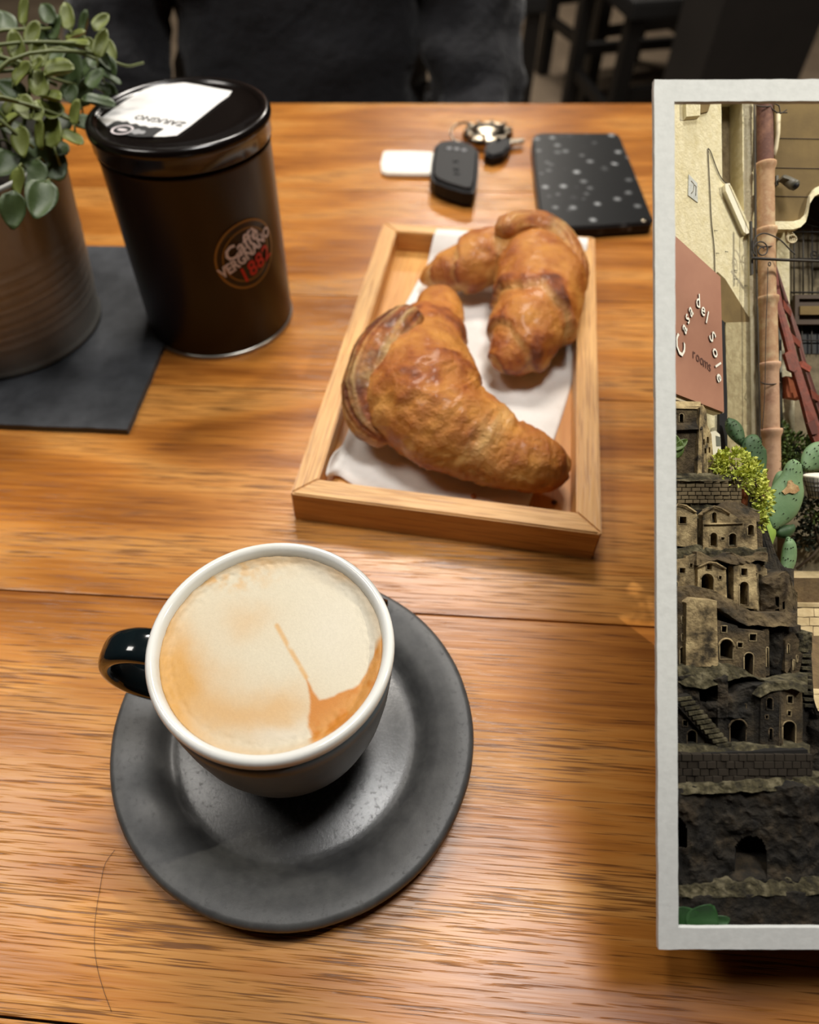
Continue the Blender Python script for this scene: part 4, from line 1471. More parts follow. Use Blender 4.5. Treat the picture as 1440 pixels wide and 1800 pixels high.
# deep-set lower opening: lintel soffit and reveal in front of the wall face, standing proud as a pier
M_reveal = mat('grey_reveal', lin((176, 164, 128)), lin((150, 136, 102)), rough=0.95, scale=300, bump=0.6, bscale=600, bdist=0.0006)
slab('door_reveal', [(1276, 567), (1321, 566), (1324, 760), (1327, 905), (1278, 905)], lambda x, y: dF(x) - 0.0012, 0.004, M_reveal, fac, j=0.5)
slab('lintel', [(1262, 478), (1275, 490), (1322, 566), (1276, 567), (1262, 566)], lambda x, y: dF(x) - 0.0010, 0.004, M_vault, fac, j=0.3)
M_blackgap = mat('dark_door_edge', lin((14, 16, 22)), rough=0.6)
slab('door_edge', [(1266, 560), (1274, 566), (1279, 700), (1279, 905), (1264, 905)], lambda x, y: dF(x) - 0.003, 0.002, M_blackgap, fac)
slab('window_sill', [(1206, 172), (1232, 172), (1231, 203), (1207, 205)], lambda x, y: dF(x) - 0.004, 0.004, M_cream, fac, j=0.4)
slab('window_sill', [(1232, 172), (1252, 172), (1245, 196), (1231, 199)], lambda x, y: dF(x) - 0.002, 0.003, M_vault, fac, j=0.4)
slab('corner_strip', [(1317, 400), (1326, 400), (1329, 700), (1334, 905), (1323, 905)], lambda x, y: dF(x) - 0.0022, 0.0022, M_cream, fac, j=0.4)
M_tile = mat('number_tile', lin((206, 208, 202)), lin((180, 184, 182)), rough=0.4, scale=900)
slab('number_plate', [(1211, 306), (1226, 322), (1227, 356), (1210, 343)], lambda x, y: dF(x) - 0.0006, 0.0006, M_tile, fac)
# marks on the number plate, illegible in the photograph
for q in ([(1215, 318), (1220, 323), (1219, 336), (1215, 340)], [(1221, 325), (1224, 328), (1223, 344)]):
    bar('plate_mark', [(x, y, dF(x) - 0.0007) for x, y in q], 0.00016, M_greywall, fac, n=4)
for x, y in ((1258, 405), (1261, 445), (1277, 442), (1293, 475), (1293, 490), (1311, 502)):
    bar('iron_nail', [(x - 2.5, y, dF(x) - 0.0006), (x + 3.5, y + 0.6, dF(x) - 0.0007)], 0.00013, M_blackgap, fac, n=4)

M_cable = mat('dark_cable', lin((56, 46, 36)), rough=0.6)
M_cablel = mat('pale_cable', lin((206, 192, 156)), rough=0.6)
pth = [(1257, 500), (1256, 440), (1251, 390), (1248, 330), (1245, 268), (1246, 262), (1250, 268), (1256, 285), (1264, 305), (1272, 318), (1278, 322)]
tag(bar('cable', [(x, y, dF(x) - 0.0008) for x, y in catmull(pth, 40)], 0.00022, M_cable, None), 'thin cable looped up the sunny facade to the white lamp tube', 'cable')
M_lamp = mat('white_lamp', lin((236, 230, 208)), rough=0.5)
lampo = thing('tube_lamp', W(1298, 410, dF(1298) - .003), 'long white slanted lamp tube fixed on the cream facade', 'lamp')
slab('lamp_housing', [(1275, 323), (1283, 322), (1320, 408), (1313, 411), (1308, 408), (1276, 335)], lambda x, y: dF(x) - 0.0042, 0.0030, M_lamp, lampo)
slab('lamp_cover', [(1282, 324), (1286, 327), (1322, 405), (1319, 409)], lambda x, y: dF(x) - 0.0046, 0.0020, M_cream, lampo)
bar('lamp_bracket', [(1316, 396, dF(1316) - .004), (1320, 392, dF(1320) - .001)], 0.0003, M_cable, lampo)

# --- the sign
M_sign = mat('sign_terracotta', lin((172, 122, 98)), lin((160, 110, 88)), rough=0.6, scale=40)
M_signedge = mat('sign_edge', lin((206, 190, 160)), rough=0.7)
sx0, sx1 = 1160, 1271
dS = lambda x, y=0: 1 / (1 / 0.274 + (x - 1185) * (1 / 0.288 - 1 / 0.274) / 86)
sign = thing('shop_sign', W(1225, 715, 0.279), 'terracotta sign reading Casa del Sole rooms on the cream facade', 'sign')
sb = [(1160, 390), (1267, 487), (1273, 725), (1160, 681)]
slab('sign_board', sb, dS, 0.0018, M_sign, sign)
slab('sign_edge', [(1160, 682), (1273, 725.5), (1267, 727), (1234, 716), (1160, 694)], lambda x, y: dS(x) + 0.0016, 0.006, M_signedge, sign)


def on_sign(x, y, dr=0.0004):
    """x, y in board units: 0..1 across and down between px 1187 and 1272"""
    px = 1160 + (1271 - 1160) * x
    ya, yb2 = 390 + (487 - 390) * x, 681 + (725 - 681) * x
    return W(px, ya + (yb2 - ya) * y, dS(px) - dr)


M_letter = mat('sign_letters', lin((248, 244, 232)), rough=0.5)
M_letterd = mat('sign_letter_sides', lin((88, 52, 42)), rough=0.7)  # dark sides stand for the raised letters' shadow; also colours the small lettering
KX = 0.47     # the board is turned away: its width shows at about half


def sign_pt(X, Y, dr):
    return W(X * KX, Y, dS(X * KX) - dr)


def letter(ch, px, py, rot, size, m, raised=True):
    V, Fc = text_data(ch, size, 0.15 if raised else 0.0, res=2, offset=0.35 if raised else 0.1)
    ca, sa = cos(rot), sin(rot)
    out = []
    for lay in ((0.00085, 0.0001) if raised else (0.0003,)):
        for vx, vy, _z in V:
            X, Y = px / KX + vx * ca - vy * sa, py - (vx * sa + vy * ca) + 0.62 * KX * (vx * ca - vy * sa)
            out.append(sign_pt(X, Y, lay))
    n = len(V)
    o = mesh('sign_letter', out[:n], Fc, m, sign, fix=False)
    if raised:
        ed = {}
        for f_ in Fc:
            for k in range(len(f_)):
                key = tuple(sorted((f_[k], f_[(k + 1) % len(f_)])))
                ed[key] = ed.get(key, 0) + 1
        mesh('letter_side', out, [(a_, b_, n + b_, n + a_) for (a_, b_), c_ in ed.items() if c_ == 1], M_letterd, o)


for ch, px, py, rot in (('C', 1197, 612, 74), ('a', 1203, 577, 66), ('s', 1208, 559, 58), ('a', 1214, 546, 48), ('d', 1227, 530, 14), ('e', 1236, 544, -2), ('l', 1243, 558, -12),
                        ('S', 1252, 591, -38), ('o', 1258, 618, -46), ('l', 1262, 640, -50), ('e', 1265, 662, -54)):
    letter(ch, px, py, radians(rot), 50 if ch == 'C' else 34, M_letter)
for k, ch in enumerate('rooms'):
    letter(ch, 1220 + 7.0 * k, 622 + 5.6 * k, 0.0, 27, M_letterd, raised=False)

# --- meter box
mb = thing('meter_box', W(1258, 800, dF(1258) - .002), 'small white meter box on the facade above the yellow-green shrub', 'box')
slab('case', [(1248, 760), (1258, 757), (1266, 764), (1268, 797), (1257, 802), (1250, 798)], lambda x, y: dF(x) - 0.009, 0.005, M_lamp, mb)
slab('window', [(1259, 766), (1266, 768), (1267, 784), (1260, 784)], lambda x, y: dF(x) - 0.0094, 0.002, mat('meter_glass', lin((120, 122, 112)), rough=0.2), mb)

# --- clay drainpipe in socketed lengths
M_clay = mat('clay_pipe', lin((186, 154, 116)), lin((166, 126, 92)), rough=0.75, scale=140, lo=0.3, hi=0.7, c3=lin((196, 170, 132)), bump=0.3, bscale=500, bdist=0.0005)
M_clayr = mat('clay_pipe_red', lin((122, 80, 64)), lin((100, 64, 52)), rough=0.75, scale=140, lo=0.3, hi=0.7, c3=lin((140, 98, 76)), bump=0.3, bscale=500, bdist=0.0005)
M_clayp = mat('clay_pipe_pink', lin((176, 136, 106)), lin((190, 152, 122)), rough=0.75, scale=140, lo=0.3, hi=0.7, c3=lin((158, 114, 90)), bump=0.3, bscale=500, bdist=0.0005)
pipe = thing('drainpipe', W(1358, 880, 0.312), 'tall jointed clay drainpipe running down beside the cream facade', 'pipe')
pd = 0.312
kpx = pd / FPX
secs = [(164, 293, 1344, 1346, 13.0, M_clayr), (287, 410, 1346, 1347, 14.0, M_clay), (402, 528, 1347.5, 1349.5, 14.0, M_clay), (522, 645, 1350, 1353, 14.5, M_clay), (638, 762, 1353, 1355, 14.5, M_clayp), (754, 885, 1356, 1358, 14.5, M_clayp)]
for ya, yb2, xa, xb, r_, mm in secs:
    pts, rad_ = [], []
    for k, (t, m_) in enumerate(((0, 1.22), (0.03, 1.24), (0.06, 1.20), (0.10, 1.04), (0.14, 1.0), (0.4, 1.0), (0.7, 1.0), (0.96, 1.0), (1.0, 0.98))):
        y = ya + (yb2 - ya) * t
        pts.append(W(xa + (xb - xa) * t, y, pd))
        rad_.append(r_ * m_ * kpx)
    V, Fc = tube_data(pts, rad_, 28)
    mesh('pipe_section', V, Fc, mm, pipe, smooth=True)
M_rust = mat('rust_iron', lin((66, 50, 38)), rough=0.7)
for y, x, w_ in ((430, 1348, 15.5), (184, 1345, 15), (672, 1355, 16)):
    V, Fc = tube_data([W(x + w_ * cos(a), y + 3.5 * sin(a), pd - w_ * 1.0 * kpx * sin(a)) for a in [radians(-20 + 220 * k / 18) for k in range(19)]], 0.00035, 6)
    mesh('pipe_clamp', V, Fc, M_rust, pipe, smooth=True)
for nm, pth, r_, mm, lb in (('cable', [(1326, 172), (1328, 300), (1329, 420), (1331, 520), (1334, 640), (1336, 760), (1337, 830)], 0.0003, M_cable, 'dark cable running straight down the left side of the clay drainpipe'),
                            ('cable', [(1350, 470), (1349, 520), (1347, 570), (1346, 620), (1345, 680), (1343, 720), (1340, 755)], 0.00018, M_cable, 'thin dark string of lights wire hanging on the front of the drainpipe')):
    dd = 0.3085 if 'left' in lb else 0.3072
    tag(bar(nm, [(x, y, dd) for x, y in catmull(pth, 26)], r_, mm, None), lb, 'cable')

# --- narrow cream pier right of the pipe, thin grey pipe, cables
pier = slab('pier', [(1366, 395), (1388, 405), (1389, 640), (1397, 700), (1398, 905), (1364, 905)], 0.322, 0.008, M_cream, j=0.5)
tag(pier, 'narrow sunlit cream pier between the drainpipe and the iron gate', 'pier')
M_greyp = mat('grey_metal', lin((128, 128, 118)), lin((96, 98, 92)), rough=0.5, metal=0.4, scale=400)
tag(bar('thin_pipe', [(1369, 567, .318), (1370, 660, .318), (1372, 770, .318)], 0.0011, M_greyp, None, n=12), 'thin grey metal pipe behind the clay drainpipe', 'pipe')
cb = thing('cable_coil', W(1394, 420, .316), 'coil of white cable hanging below the scalloped balcony edge', 'cable')
for k in range(4):
    bar('loop', [(1386 + 2.2 * k + (5 + k) * cos(a), 414 + k * 2 + (13 - 2 * k) * sin(a), .3165 - .0004 * k) for a in [2 * pi * q / 16 for q in range(17)]], 0.0003, M_cablel, cb, n=5)

# --- vaulted balcony with scalloped edge, security camera
balc = thing('balcony_vault', W(1420, 400, .312), 'ochre vaulted balcony underside with a pale scalloped edge above the gate', 'balcony')
sc_edge = [(1362, 403), (1395, 403), (1408, 399), (1417, 390), (1421, 376), (1424, 358), (1432, 345), (1446, 338), (1470, 334), (1500, 338), (1520, 350), (1530, 372), (1536, 392), (1548, 402), (1600, 403)]
slab('vault_face', [(1362, 160), (1752, 160), (1752, 392), (1600, 392)] + [(x, y - 13) for x, y in reversed(sc_edge)], lambda x, y: .316 + .012 * (1 - sstep(160, 390, y)) * 0, 0.012, M_vault, balc)
V, Fc = [], []
for x, y in sc_edge:
    a, b = W(x, y - 14, .3145), W(x, y, .3135)
    V += [a, b, a + CF * .004, b + CF * .004]
for i in range(len(sc_edge) - 1):
    q = 4 * i
    for u, v in ((0, 1), (1, 3), (3, 2), (2, 0)): Fc.append((q + u, q + v, q + 4 + v, q + 4 + u))
Fc += [(0, 1, 3, 2), tuple(4 * len(sc_edge) - 4 + k for k in (0, 1, 3, 2))]
mesh('scalloped_edge', V, Fc, M_cream, balc)
for y in (240, 292, 342):
    bar('vault_seam', [(1364, y + 3, .3159), (1480, y + 5, .3159), (1700, y + 6, .3159)], 0.00016, M_rust, balc, n=4)
M_camg = mat('camera_grey', lin((86, 82, 70)), rough=0.5)
scam = thing('security_camera', W(1368, 325, .3145), 'grey security camera on a bracket under the ochre vault', 'camera')
lensc = [(1377, 314, .3125), (1386, 319, .310), (1394, 324, .3075), (1399, 326, .3065)]
bar('camera_body', lensc, [.0017, .0021, .0023, .0022], M_camg, scam, n=14)
bar('lens', [(1398.5, 326, .3066), (1400.5, 327, .3060)], [.0014, .0013], M_blackgap, scam, n=12)
slab('mount', rect(1365, 1369, 308, 325), .3140, .002, M_camg, scam)
bar('arm', [(1368, 318, .3135), (1374, 316, .313), (1380, 316, .3125)], .0007, M_camg, scam)
slab('visor', [(1378, 309), (1390, 312), (1402, 318), (1400, 322), (1386, 315), (1377, 312)], .3070, .004, M_camg, scam)
pc = thing('conduit', W(1370, 270, .313), 'pale conduit with wires at the top right of the clay drainpipe', 'cable')
bar('tube', [(1369, 200, .313), (1368, 235, .313), (1364, 262, .313), (1360, 275, .313)], .0009, M_cablel, pc, n=8)
bar('wire', [(1352, 182, .309), (1358, 192, .309), (1366, 198, .309), (1384, 198, .309)], .0003, M_cable, pc, n=5)
bar('wire', [(1356, 178, .309), (1370, 186, .309), (1372, 200, .309), (1383, 193, .309)], .0003, M_cable, pc, n=5)

# --- iron gate and arch
M_iron = mat('black_iron', lin((40, 34, 28)), rough=0.6)
gate = thing('iron_gate', W(1470, 515, .329), 'dark wrought iron gate with a fan top under the ochre vault', 'gate')
for x in range(1396, 1600, 16):
    bar('gate_bar', [(x, 398, .3285), (x, 518, .3285)], .00035, M_iron, gate, n=5)
for y in (408, 455, 514):
    bar('gate_rail', [(1390, y, .3280), (1600, y, .3280)], .00045, M_iron, gate, n=5)
for k in range(9):
    a = radians(20 + 140 * k / 8)
    bar('fan_bar', [(1470, 408, .3285), (1470 + 85 * cos(a), 408 - 62 * sin(a), .3285)], .0004, M_iron, gate, n=5)
slab('arch_board', [(1400, 403), (1404, 380), (1420, 352), (1445, 340), (1480, 336), (1530, 352), (1548, 403)], .3300, .0012, mat('brown_board', lin((84, 66, 46)), lin((64, 50, 36)), rough=0.8, scale=90), gate)
for cx_, cy_ in ((1432, 447), (1500, 447)):
    bar('scroll', [(cx_ + (9 - 7.5 * t) * cos(9 * t), cy_ + (9 - 7.5 * t) * sin(9 * t), .3278) for t in [k / 24 for k in range(25)]], .0003, M_iron, gate, n=5)
for nm, r4, dd in (('window_box', rect(1398, 1600, 518, 570), .3270),):
    wb = thing(nm, W(1480, 570, dd), 'rusty framed shelf with a pale board below the iron gate', 'shelf')
    slab('shelf_frame', r4, dd, .002, M_rust, wb, holes=[(rect(1405, 1594, 525, 563), .0014)])
    slab('pale_board', rect(1407, 1590, 538, 553), dd - .0006, .0012, M_vault, wb)
wg = thing('window_grille', W(1480, 622, .329), 'dark barred opening under the rusty shelf', 'window')
for x in range(1410, 1580, 17): bar('grille_bar', [(x, 572, .3302), (x, 622, .3302)], .0003, M_iron, wg, n=5)
bar('grille_bar', [(1404, 598, .3300), (1580, 600, .3300)], .0003, M_iron, wg, n=5)
slab('dark_pane', rect(1404, 1580, 570, 622), .3312, .0002, M_blackgap, wg)

# --- wrought bracket in front of the pipe
br = thing('iron_bracket', W(1325, 480, .306), 'wrought iron sign bracket with scrolls crossing the clay drainpipe', 'bracket')
slab('wall_plate', [(1320, 388), (1323, 390), (1325, 482), (1321, 483)], .3050, .0012, M_iron, br)
bar('rod', [(1322, 454, .3040), (1380, 457, .3040), (1500, 461, .3040)], .0006, M_iron, br)
bar('scroll', [(x, y, .3045) for x, y in catmull([(1323, 440), (1327, 420), (1338, 411), (1352, 412), (1372, 422), (1390, 440), (1398, 447)], 26)], .0003, M_iron, br, n=5)
bar('scroll', [(1338 + (15 - 11 * t) * cos(2.2 + 9.5 * t) + 3 * t, 437 + (16 - 11 * t) * sin(2.2 + 9.5 * t) + 4 * t, .3043) for t in [k / 34 for k in range(35)]], .0003, M_iron, br, n=5)
bar('hook', [(1353 + 2 * cos(a), 464 + 3.5 * sin(a), .304) for a in [2 * pi * k / 12 for k in range(13)]], .00025, M_iron, br, n=5)

# --- red ladder
M_red_wood = mat('red_painted_wood', lin((122, 50, 30)), lin((92, 36, 22)), rough=0.6, scale=300, stretch=(1, 1, 1), bump=0.3, bscale=500, bdist=0.0004)
M_red_dark = mat('red_painted_wood_dark', lin((96, 40, 28)), lin((78, 32, 22)), rough=0.6, scale=300)
lad = thing('ladder', W(1430, 780, .312), 'rust red wooden ladder leaning behind the clay drainpipe', 'ladder')
dl = lambda y: .3140 - .006 * sstep(440, 800, y)


def board(name, pts, th, m, par):
    V = [W(x, y, dl(y) + dz) for x, y, dz in pts]
    n = len(V)
    V += [v + CF * th for v in V]
    Fc = [tuple(range(n)), tuple(range(n, 2 * n))] + [(k, (k + 1) % n, n + (k + 1) % n, n + k) for k in range(n)]
    return mesh(name, V, Fc, m, par)


board('stringer', [(1361, 455, 0), (1363, 455, 0), (1377, 540, 0), (1393, 591, 0), (1404, 634, 0), (1426, 697, 0), (1447, 762, 0), (1456, 792, 0), (1440, 792, 0), (1425, 760, 0), (1409, 697, 0), (1390, 634, 0), (1379, 591, 0), (1365, 540, 0), (1361, 500, 0)], .0022, M_red_wood, lad)
board('stringer', [(1364, 468, .006), (1366, 468, .006), (1393, 549, .006), (1408, 591, .006), (1417, 634, .006), (1438, 697, .006), (1464, 770, .006), (1455, 770, .006), (1430, 697, .006), (1410, 634, .006), (1400, 591, .006), (1386, 549, .006)], .002, M_red_dark, lad)
for q in ([(1377, 526), (1392, 547), (1391, 557), (1378, 542)], [(1391, 585), (1408, 600), (1407, 611), (1393, 598)], [(1405, 636), (1412, 634), (1427, 645), (1424, 654), (1408, 645)], [(1425, 684), (1441, 696), (1440, 706), (1428, 700)], [(1444, 738), (1458, 750), (1457, 759), (1446, 752)]):
    board('rung', [(x, y, .0012 + .004 * (k in (1, 2))) for k, (x, y) in enumerate(q)], .0016, M_red_wood, lad)
board('side_block', [(1380, 622, -.001), (1392, 614, -.001), (1404, 648, -.001), (1396, 654, -.001), (1388, 650, -.001)], .002, M_red_wood, lad)
board('side_block', [(1420, 744, -.001), (1432, 738, -.001), (1440, 762, -.001), (1428, 764, -.001)], .002, M_red_dark, lad)
tcb = thing('terracotta_box', W(1395, 702, .316), 'terracotta planter box hanging behind the red ladder', 'planter')
M_terra = mat('terracotta', lin((186, 104, 66)), lin((160, 84, 52)), rough=0.8, scale=200, bump=0.2, bscale=500, bdist=0.0004)
slab('box_front', [(1382, 661), (1404, 664), (1409, 694), (1383, 688)], .3150, .003, M_terra, tcb)
slab('box_rim', [(1383, 688), (1409, 694), (1408, 702), (1385, 698)], .3145, .004, M_terra, tcb)

# ================================================================== the stone village model inside the display frame
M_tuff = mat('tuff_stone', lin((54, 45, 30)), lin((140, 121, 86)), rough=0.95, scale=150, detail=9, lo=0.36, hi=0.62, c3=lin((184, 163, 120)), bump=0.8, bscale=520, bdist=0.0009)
M_tuffm = mat('tuff_darker', lin((40, 34, 23)), lin((84, 70, 48)), rough=0.95, scale=120, detail=8, lo=0.34, hi=0.68, c3=lin((112, 96, 66)), bump=0.9, bscale=520, bdist=0.0011)  # darker copy of the stone; puts the chapel's shaded side into colour
M_tuffd = mat('tuff_dark_shaded', lin((16, 13, 8)), lin((36, 30, 20)), rough=0.95, scale=130, detail=8, lo=0.32, hi=0.70, c3=lin((66, 54, 36)), bump=1.0, bscale=480, bdist=0.0014)  # stone darkened: the lower village's shade is put into its colour
M_surr = mat('tuff_surround', lin((150, 134, 100)), lin((112, 96, 68)), rough=0.95, scale=500)
M_moss = mat('moss_crust', lin((34, 30, 18)), lin((70, 64, 42)), rough=1.0, scale=300, detail=8, lo=0.34, hi=0.66, c3=lin((112, 104, 80)), bump=1.0, bscale=800, bdist=0.0012)
M_brickp = mat('village_brick', lin((140, 124, 92)), lin((88, 74, 52)), rough=0.95, scale=300, bump=0.6, bscale=700, bdist=0.0006)
M_brickd = mat('village_brick_dark', lin((56, 46, 32)), lin((36, 29, 20)), rough=0.95, scale=300, bump=0.6, bscale=700, bdist=0.0006)  # same brick darkened to carry the shade of the lower tiers
M_recess = mat('recess_shade_and_joint', lin((16, 13, 9)), rough=1.0)  # shade inside openings and gaps put into colour; also the brick joints

vil = thing('stone_village_model', W(1330, 1632, 0.250), 'carved stone model of a terraced cave village low in the framed street', 'sculpture')


def house(outline, d, m, holes=(), th=0.006, hd=0.0055, j=0.8, name='house'):
    o = slab(name, outline, d, th, m, vil, holes=[(h, hd) for h in holes], j=j, hj=0.5, m2=M_recess)
    df = d if callable(d) else (lambda x, y: d)
    for h in holes:
        q = list(h) + [h[0]]
        V, Fc = tube_data([W(x, y, df(x, y) - .00004) for x, y in q], .00021, 5)
        mesh('opening_surround', V, Fc, M_surr if m is not M_tuffd else M_tuffm, o, smooth=True)
    return o


rock('rock_core', 1190, 1396, 846, 1180, lambda x, y: .2720 - .022 * sstep(900, 1180, y), M_tuffd, vil, 5.0, .0010, 90, .004, topf=lambda x: 850 + 150 * sstep(1310, 1385, x))
rock('rock_core', 1190, 1420, 1100, 1400, lambda x, y: .2490 - .006 * sstep(1150, 1330, y), M_tuffd, vil, 5.0, .0010, 90, .004, topf=lambda x: 1104 + 60 * sstep(1370, 1415, x))
# chapel on top
house([(1185, 752), (1236, 750), (1238, 845), (1185, 845)], .2630, M_tuffm, th=.012, name='chapel_nave')
house([(1185, 716), (1232, 714), (1233, 756), (1185, 757)], .2640, M_tuffm, [arch(1194, 1202, 727, 742)], th=.010, name='chapel_nave')
V, Fc = [], []
for k in range(9):       # barrel roof
    a = pi * k / 8
    y0, dd = 718 - 13 * sin(a), .2635 + .006 * (k / 8)
    V += [W(1185, y0, dd), W(1232, y0 + 1, dd)]
for k in range(8): Fc.append((2 * k, 2 * k + 1, 2 * k + 3, 2 * k + 2))
Fc += [tuple(range(0, 18, 2)), tuple(range(1, 18, 2)), (0, 1, 17, 16)]
mesh('chapel_roof', V, Fc, M_tuff, vil)
V = [W(1185, 756, .2615), W(1236, 754, .2615), W(1230, 742, .2640), W(1185, 744, .2640)]
V += [v + CF * .003 - CU * .0008 for v in V]
mesh('aisle_roof', V, [(0, 1, 2, 3), (4, 5, 6, 7), (0, 1, 5, 4), (1, 2, 6, 5), (2, 3, 7, 6), (3, 0, 4, 7)], M_tuffm, vil)
# narrow chapel front turned right, its sunlight put into paler stone
gd = lambda x, y=0: .2622 + (x - 1232) / 24 * .0085
front_holes = [rect(1236, 1239, 772, 782), rect(1239, 1242, 788, 797), rect(1243, 1246, 768, 779), rect(1246, 1249, 786, 796)]
slab('chapel_front', [(1231, 716), (1236, 711), (1242, 722), (1244, 748), (1251, 764), (1254, 800), (1256, 838), (1226, 840), (1228, 780)], gd, .006, M_tuff, vil, holes=[(h, .002) for h in front_holes], j=.6)

# upper brick terrace
td = lambda x, y=0: .2560 + .004 * sstep(1240, 1305, x)
tw = slab('terrace_wall', [(1185, 840), (1290, 838), (1301, 846), (1301, 884), (1185, 886)], lambda x, y: td(x) + .0009, .010, M_recess, vil)
brick_course(tw, 1180, 1301, 843, 885, td, 6, 14.5, M_brickp, 3)
rock('rock_ledge', 1185, 1306, 832, 846, lambda x, y: td(x) - .0006 + (846 - y) * .0004, M_moss, vil, 2.5, .0006, 200, .004)
# rock roof under it
rock('rock_ledge', 1185, 1336, 884, 916, lambda x, y: .2535 + (916 - y) / 32 * .004, M_moss, vil, 2.2, .0011, 130, .005, topf=lambda x: 886 - 4 * sin((x - 1180) / 20) + 16 * sstep(1300, 1336, x), botf=lambda x: 905 + 8 * sin((x - 1200) / 24))
rock('rock_ledge', 1252, 1336, 880, 918, lambda x, y: .2525 + (918 - y) / 38 * .004, M_tuffm, vil, 2.2, .0009, 150, .006, topf=lambda x: 880 + 22 * sstep(1295, 1336, x) + 20 * (1 - sstep(1252, 1275, x)))

# top houses
dT = .2520
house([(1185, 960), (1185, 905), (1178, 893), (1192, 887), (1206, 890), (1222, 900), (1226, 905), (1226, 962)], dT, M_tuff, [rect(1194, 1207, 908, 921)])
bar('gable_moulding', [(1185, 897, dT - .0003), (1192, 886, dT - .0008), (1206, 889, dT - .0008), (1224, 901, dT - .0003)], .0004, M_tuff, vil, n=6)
slab('dark_gap', rect(1222, 1240, 896, 985), dT + .003, .003, M_recess, vil)  # dark sheet standing for the shade between two houses
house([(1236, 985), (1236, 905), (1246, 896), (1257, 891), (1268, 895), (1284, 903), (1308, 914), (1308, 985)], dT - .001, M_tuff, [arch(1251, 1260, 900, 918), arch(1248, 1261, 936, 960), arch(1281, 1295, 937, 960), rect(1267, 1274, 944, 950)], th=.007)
bar('gable_moulding', [(1236, 903, dT - .0014), (1256, 890, dT - .0018), (1268, 894, dT - .0018), (1283, 903, dT - .0014)], .0004, M_tuff, vil, n=6)
bar('cornice', [(1238, 922, dT - .0012), (1270, 921, dT - .0014), (1306, 920, dT - .0012)], .00035, M_tuff, vil, n=5)
house([(1306, 978), (1306, 913), (1330, 912), (1332, 978)], dT - .0002, M_tuff, [arch(1314, 1326, 922, 941)], th=.008)
house([(1330, 985), (1331, 925), (1340, 935), (1345, 1000), (1330, 1000)], dT + .003, M_tuffm, th=.006)
# ledge
rock('rock_ledge', 1185, 1348, 958, 994, lambda x, y: .2470 + (994 - y) / 36 * .0045, M_moss, vil, 2.2, .0011, 140, .005, topf=lambda x: 962 + 5 * sin(x / 11), botf=lambda x: 988 + 6 * sin((x + 10) / 15))
# upper tier
dU = .2455
house([(1185, 1046), (1185, 984), (1180, 986), (1206, 982), (1208, 976), (1214, 978), (1226, 974), (1228, 1046)], dU + .0012, M_tuff, [rect(1194, 1205, 998, 1008), rect(1212, 1218, 990, 998), arch(1184, 1192, 1022, 1034)])
house([(1226, 1058), (1227, 998), (1238, 990), (1250, 987), (1262, 992), (1276, 1000), (1279, 1060)], dU - .0008, M_tuff, [rect(1242, 1252, 991, 1002), arch(1232, 1255, 1008, 1042), rect(1263, 1269, 1012, 1019)], th=.008, hd=.0075)
bar('gable_moulding', [(1228, 997, dU - .0012), (1247, 988, dU - .0015), (1259, 990, dU - .0015), (1276, 1000, dU - .0012)], .0004, M_tuff, vil, n=6)
slab('dark_gap', rect(1276, 1292, 985, 1062), dU + .003, .003, M_recess, vil)  # another dark sheet in place of shade
house([(1290, 1064), (1290, 996), (1300, 989), (1316, 987), (1328, 993), (1334, 1070), (1320, 1070)], dU - .0006, M_tuff, [rect(1302, 1314, 999, 1012), arch(1300, 1316, 1022, 1064)], th=.007)
house([(1326, 1072), (1326, 994), (1336, 990), (1348, 1000), (1351, 1030), (1338, 1045), (1336, 1074)], lambda x, y: dU - .0004 + (x - 1326) * .00016, M_tuff, [rect(1327, 1331, 1007, 1018), rect(1329, 1332, 1041, 1048), arch(1327, 1333, 1053, 1068)], th=.006, hd=.004)
rock('rock_ledge', 1225, 1350, 974, 1000, lambda x, y: dU - .0022 + (1000 - y) / 26 * .003, M_tuffm, vil, 2.0, .0012, 170, .005, topf=lambda x: 976 + 5 * sin(x / 9), botf=lambda x: 989 + 4 * sin((x + 4) / 12))
# rock apron
rock('rock_ledge', 1185, 1400, 1030, 1102, lambda x, y: .2385 + (1102 - y) / 72 * .0050, M_tuffm, vil, 2.4, .0013, 120, .007, topf=lambda x: 1032 + 46 * sstep(1225, 1345, x), botf=lambda x: 1056 + 45 * sstep(1225, 1330, x))
# right-hand crags
rock('crag', 1338, 1402, 1000, 1120, lambda x, y: .2440 + .0045 * ((x - 1362) / 40) ** 2, M_tuffm, vil, 2.4, .0016, 110, .012, topf=lambda x: 1004 + 10 * sin((x - 1330) / 16) + 50 * sstep(1382, 1402, x), holes=[arch(1364, 1369, 1052, 1066), arch(1375, 1378, 1058, 1070), rect(1365, 1368, 1072, 1078)], hdep=.003)
rock('crag', 1344, 1408, 1100, 1216, lambda x, y: .2420 + .004 * ((x - 1372) / 36) ** 2, M_tuffd, vil, 2.4, .0018, 110, .012, botf=lambda x: 1200 + 8 * sin(x / 9))
house([(1340, 1188), (1342, 1108), (1352, 1104), (1353, 1188)], dU - .006, M_tuffm, [arch(1347, 1351, 1138, 1172)], hd=.003)
house([(1380, 1180), (1381, 1126), (1396, 1112), (1406, 1126), (1402, 1150), (1384, 1184)], .2405, M_tuffm, [arch(1384, 1388, 1132, 1148)], hd=.003)
house([(1392, 1186), (1392, 1158), (1402, 1142), (1412, 1150), (1404, 1188)], .2400, M_tuffm, [arch(1394, 1397, 1160, 1178), rect(1400, 1403, 1152, 1164)], hd=.003)
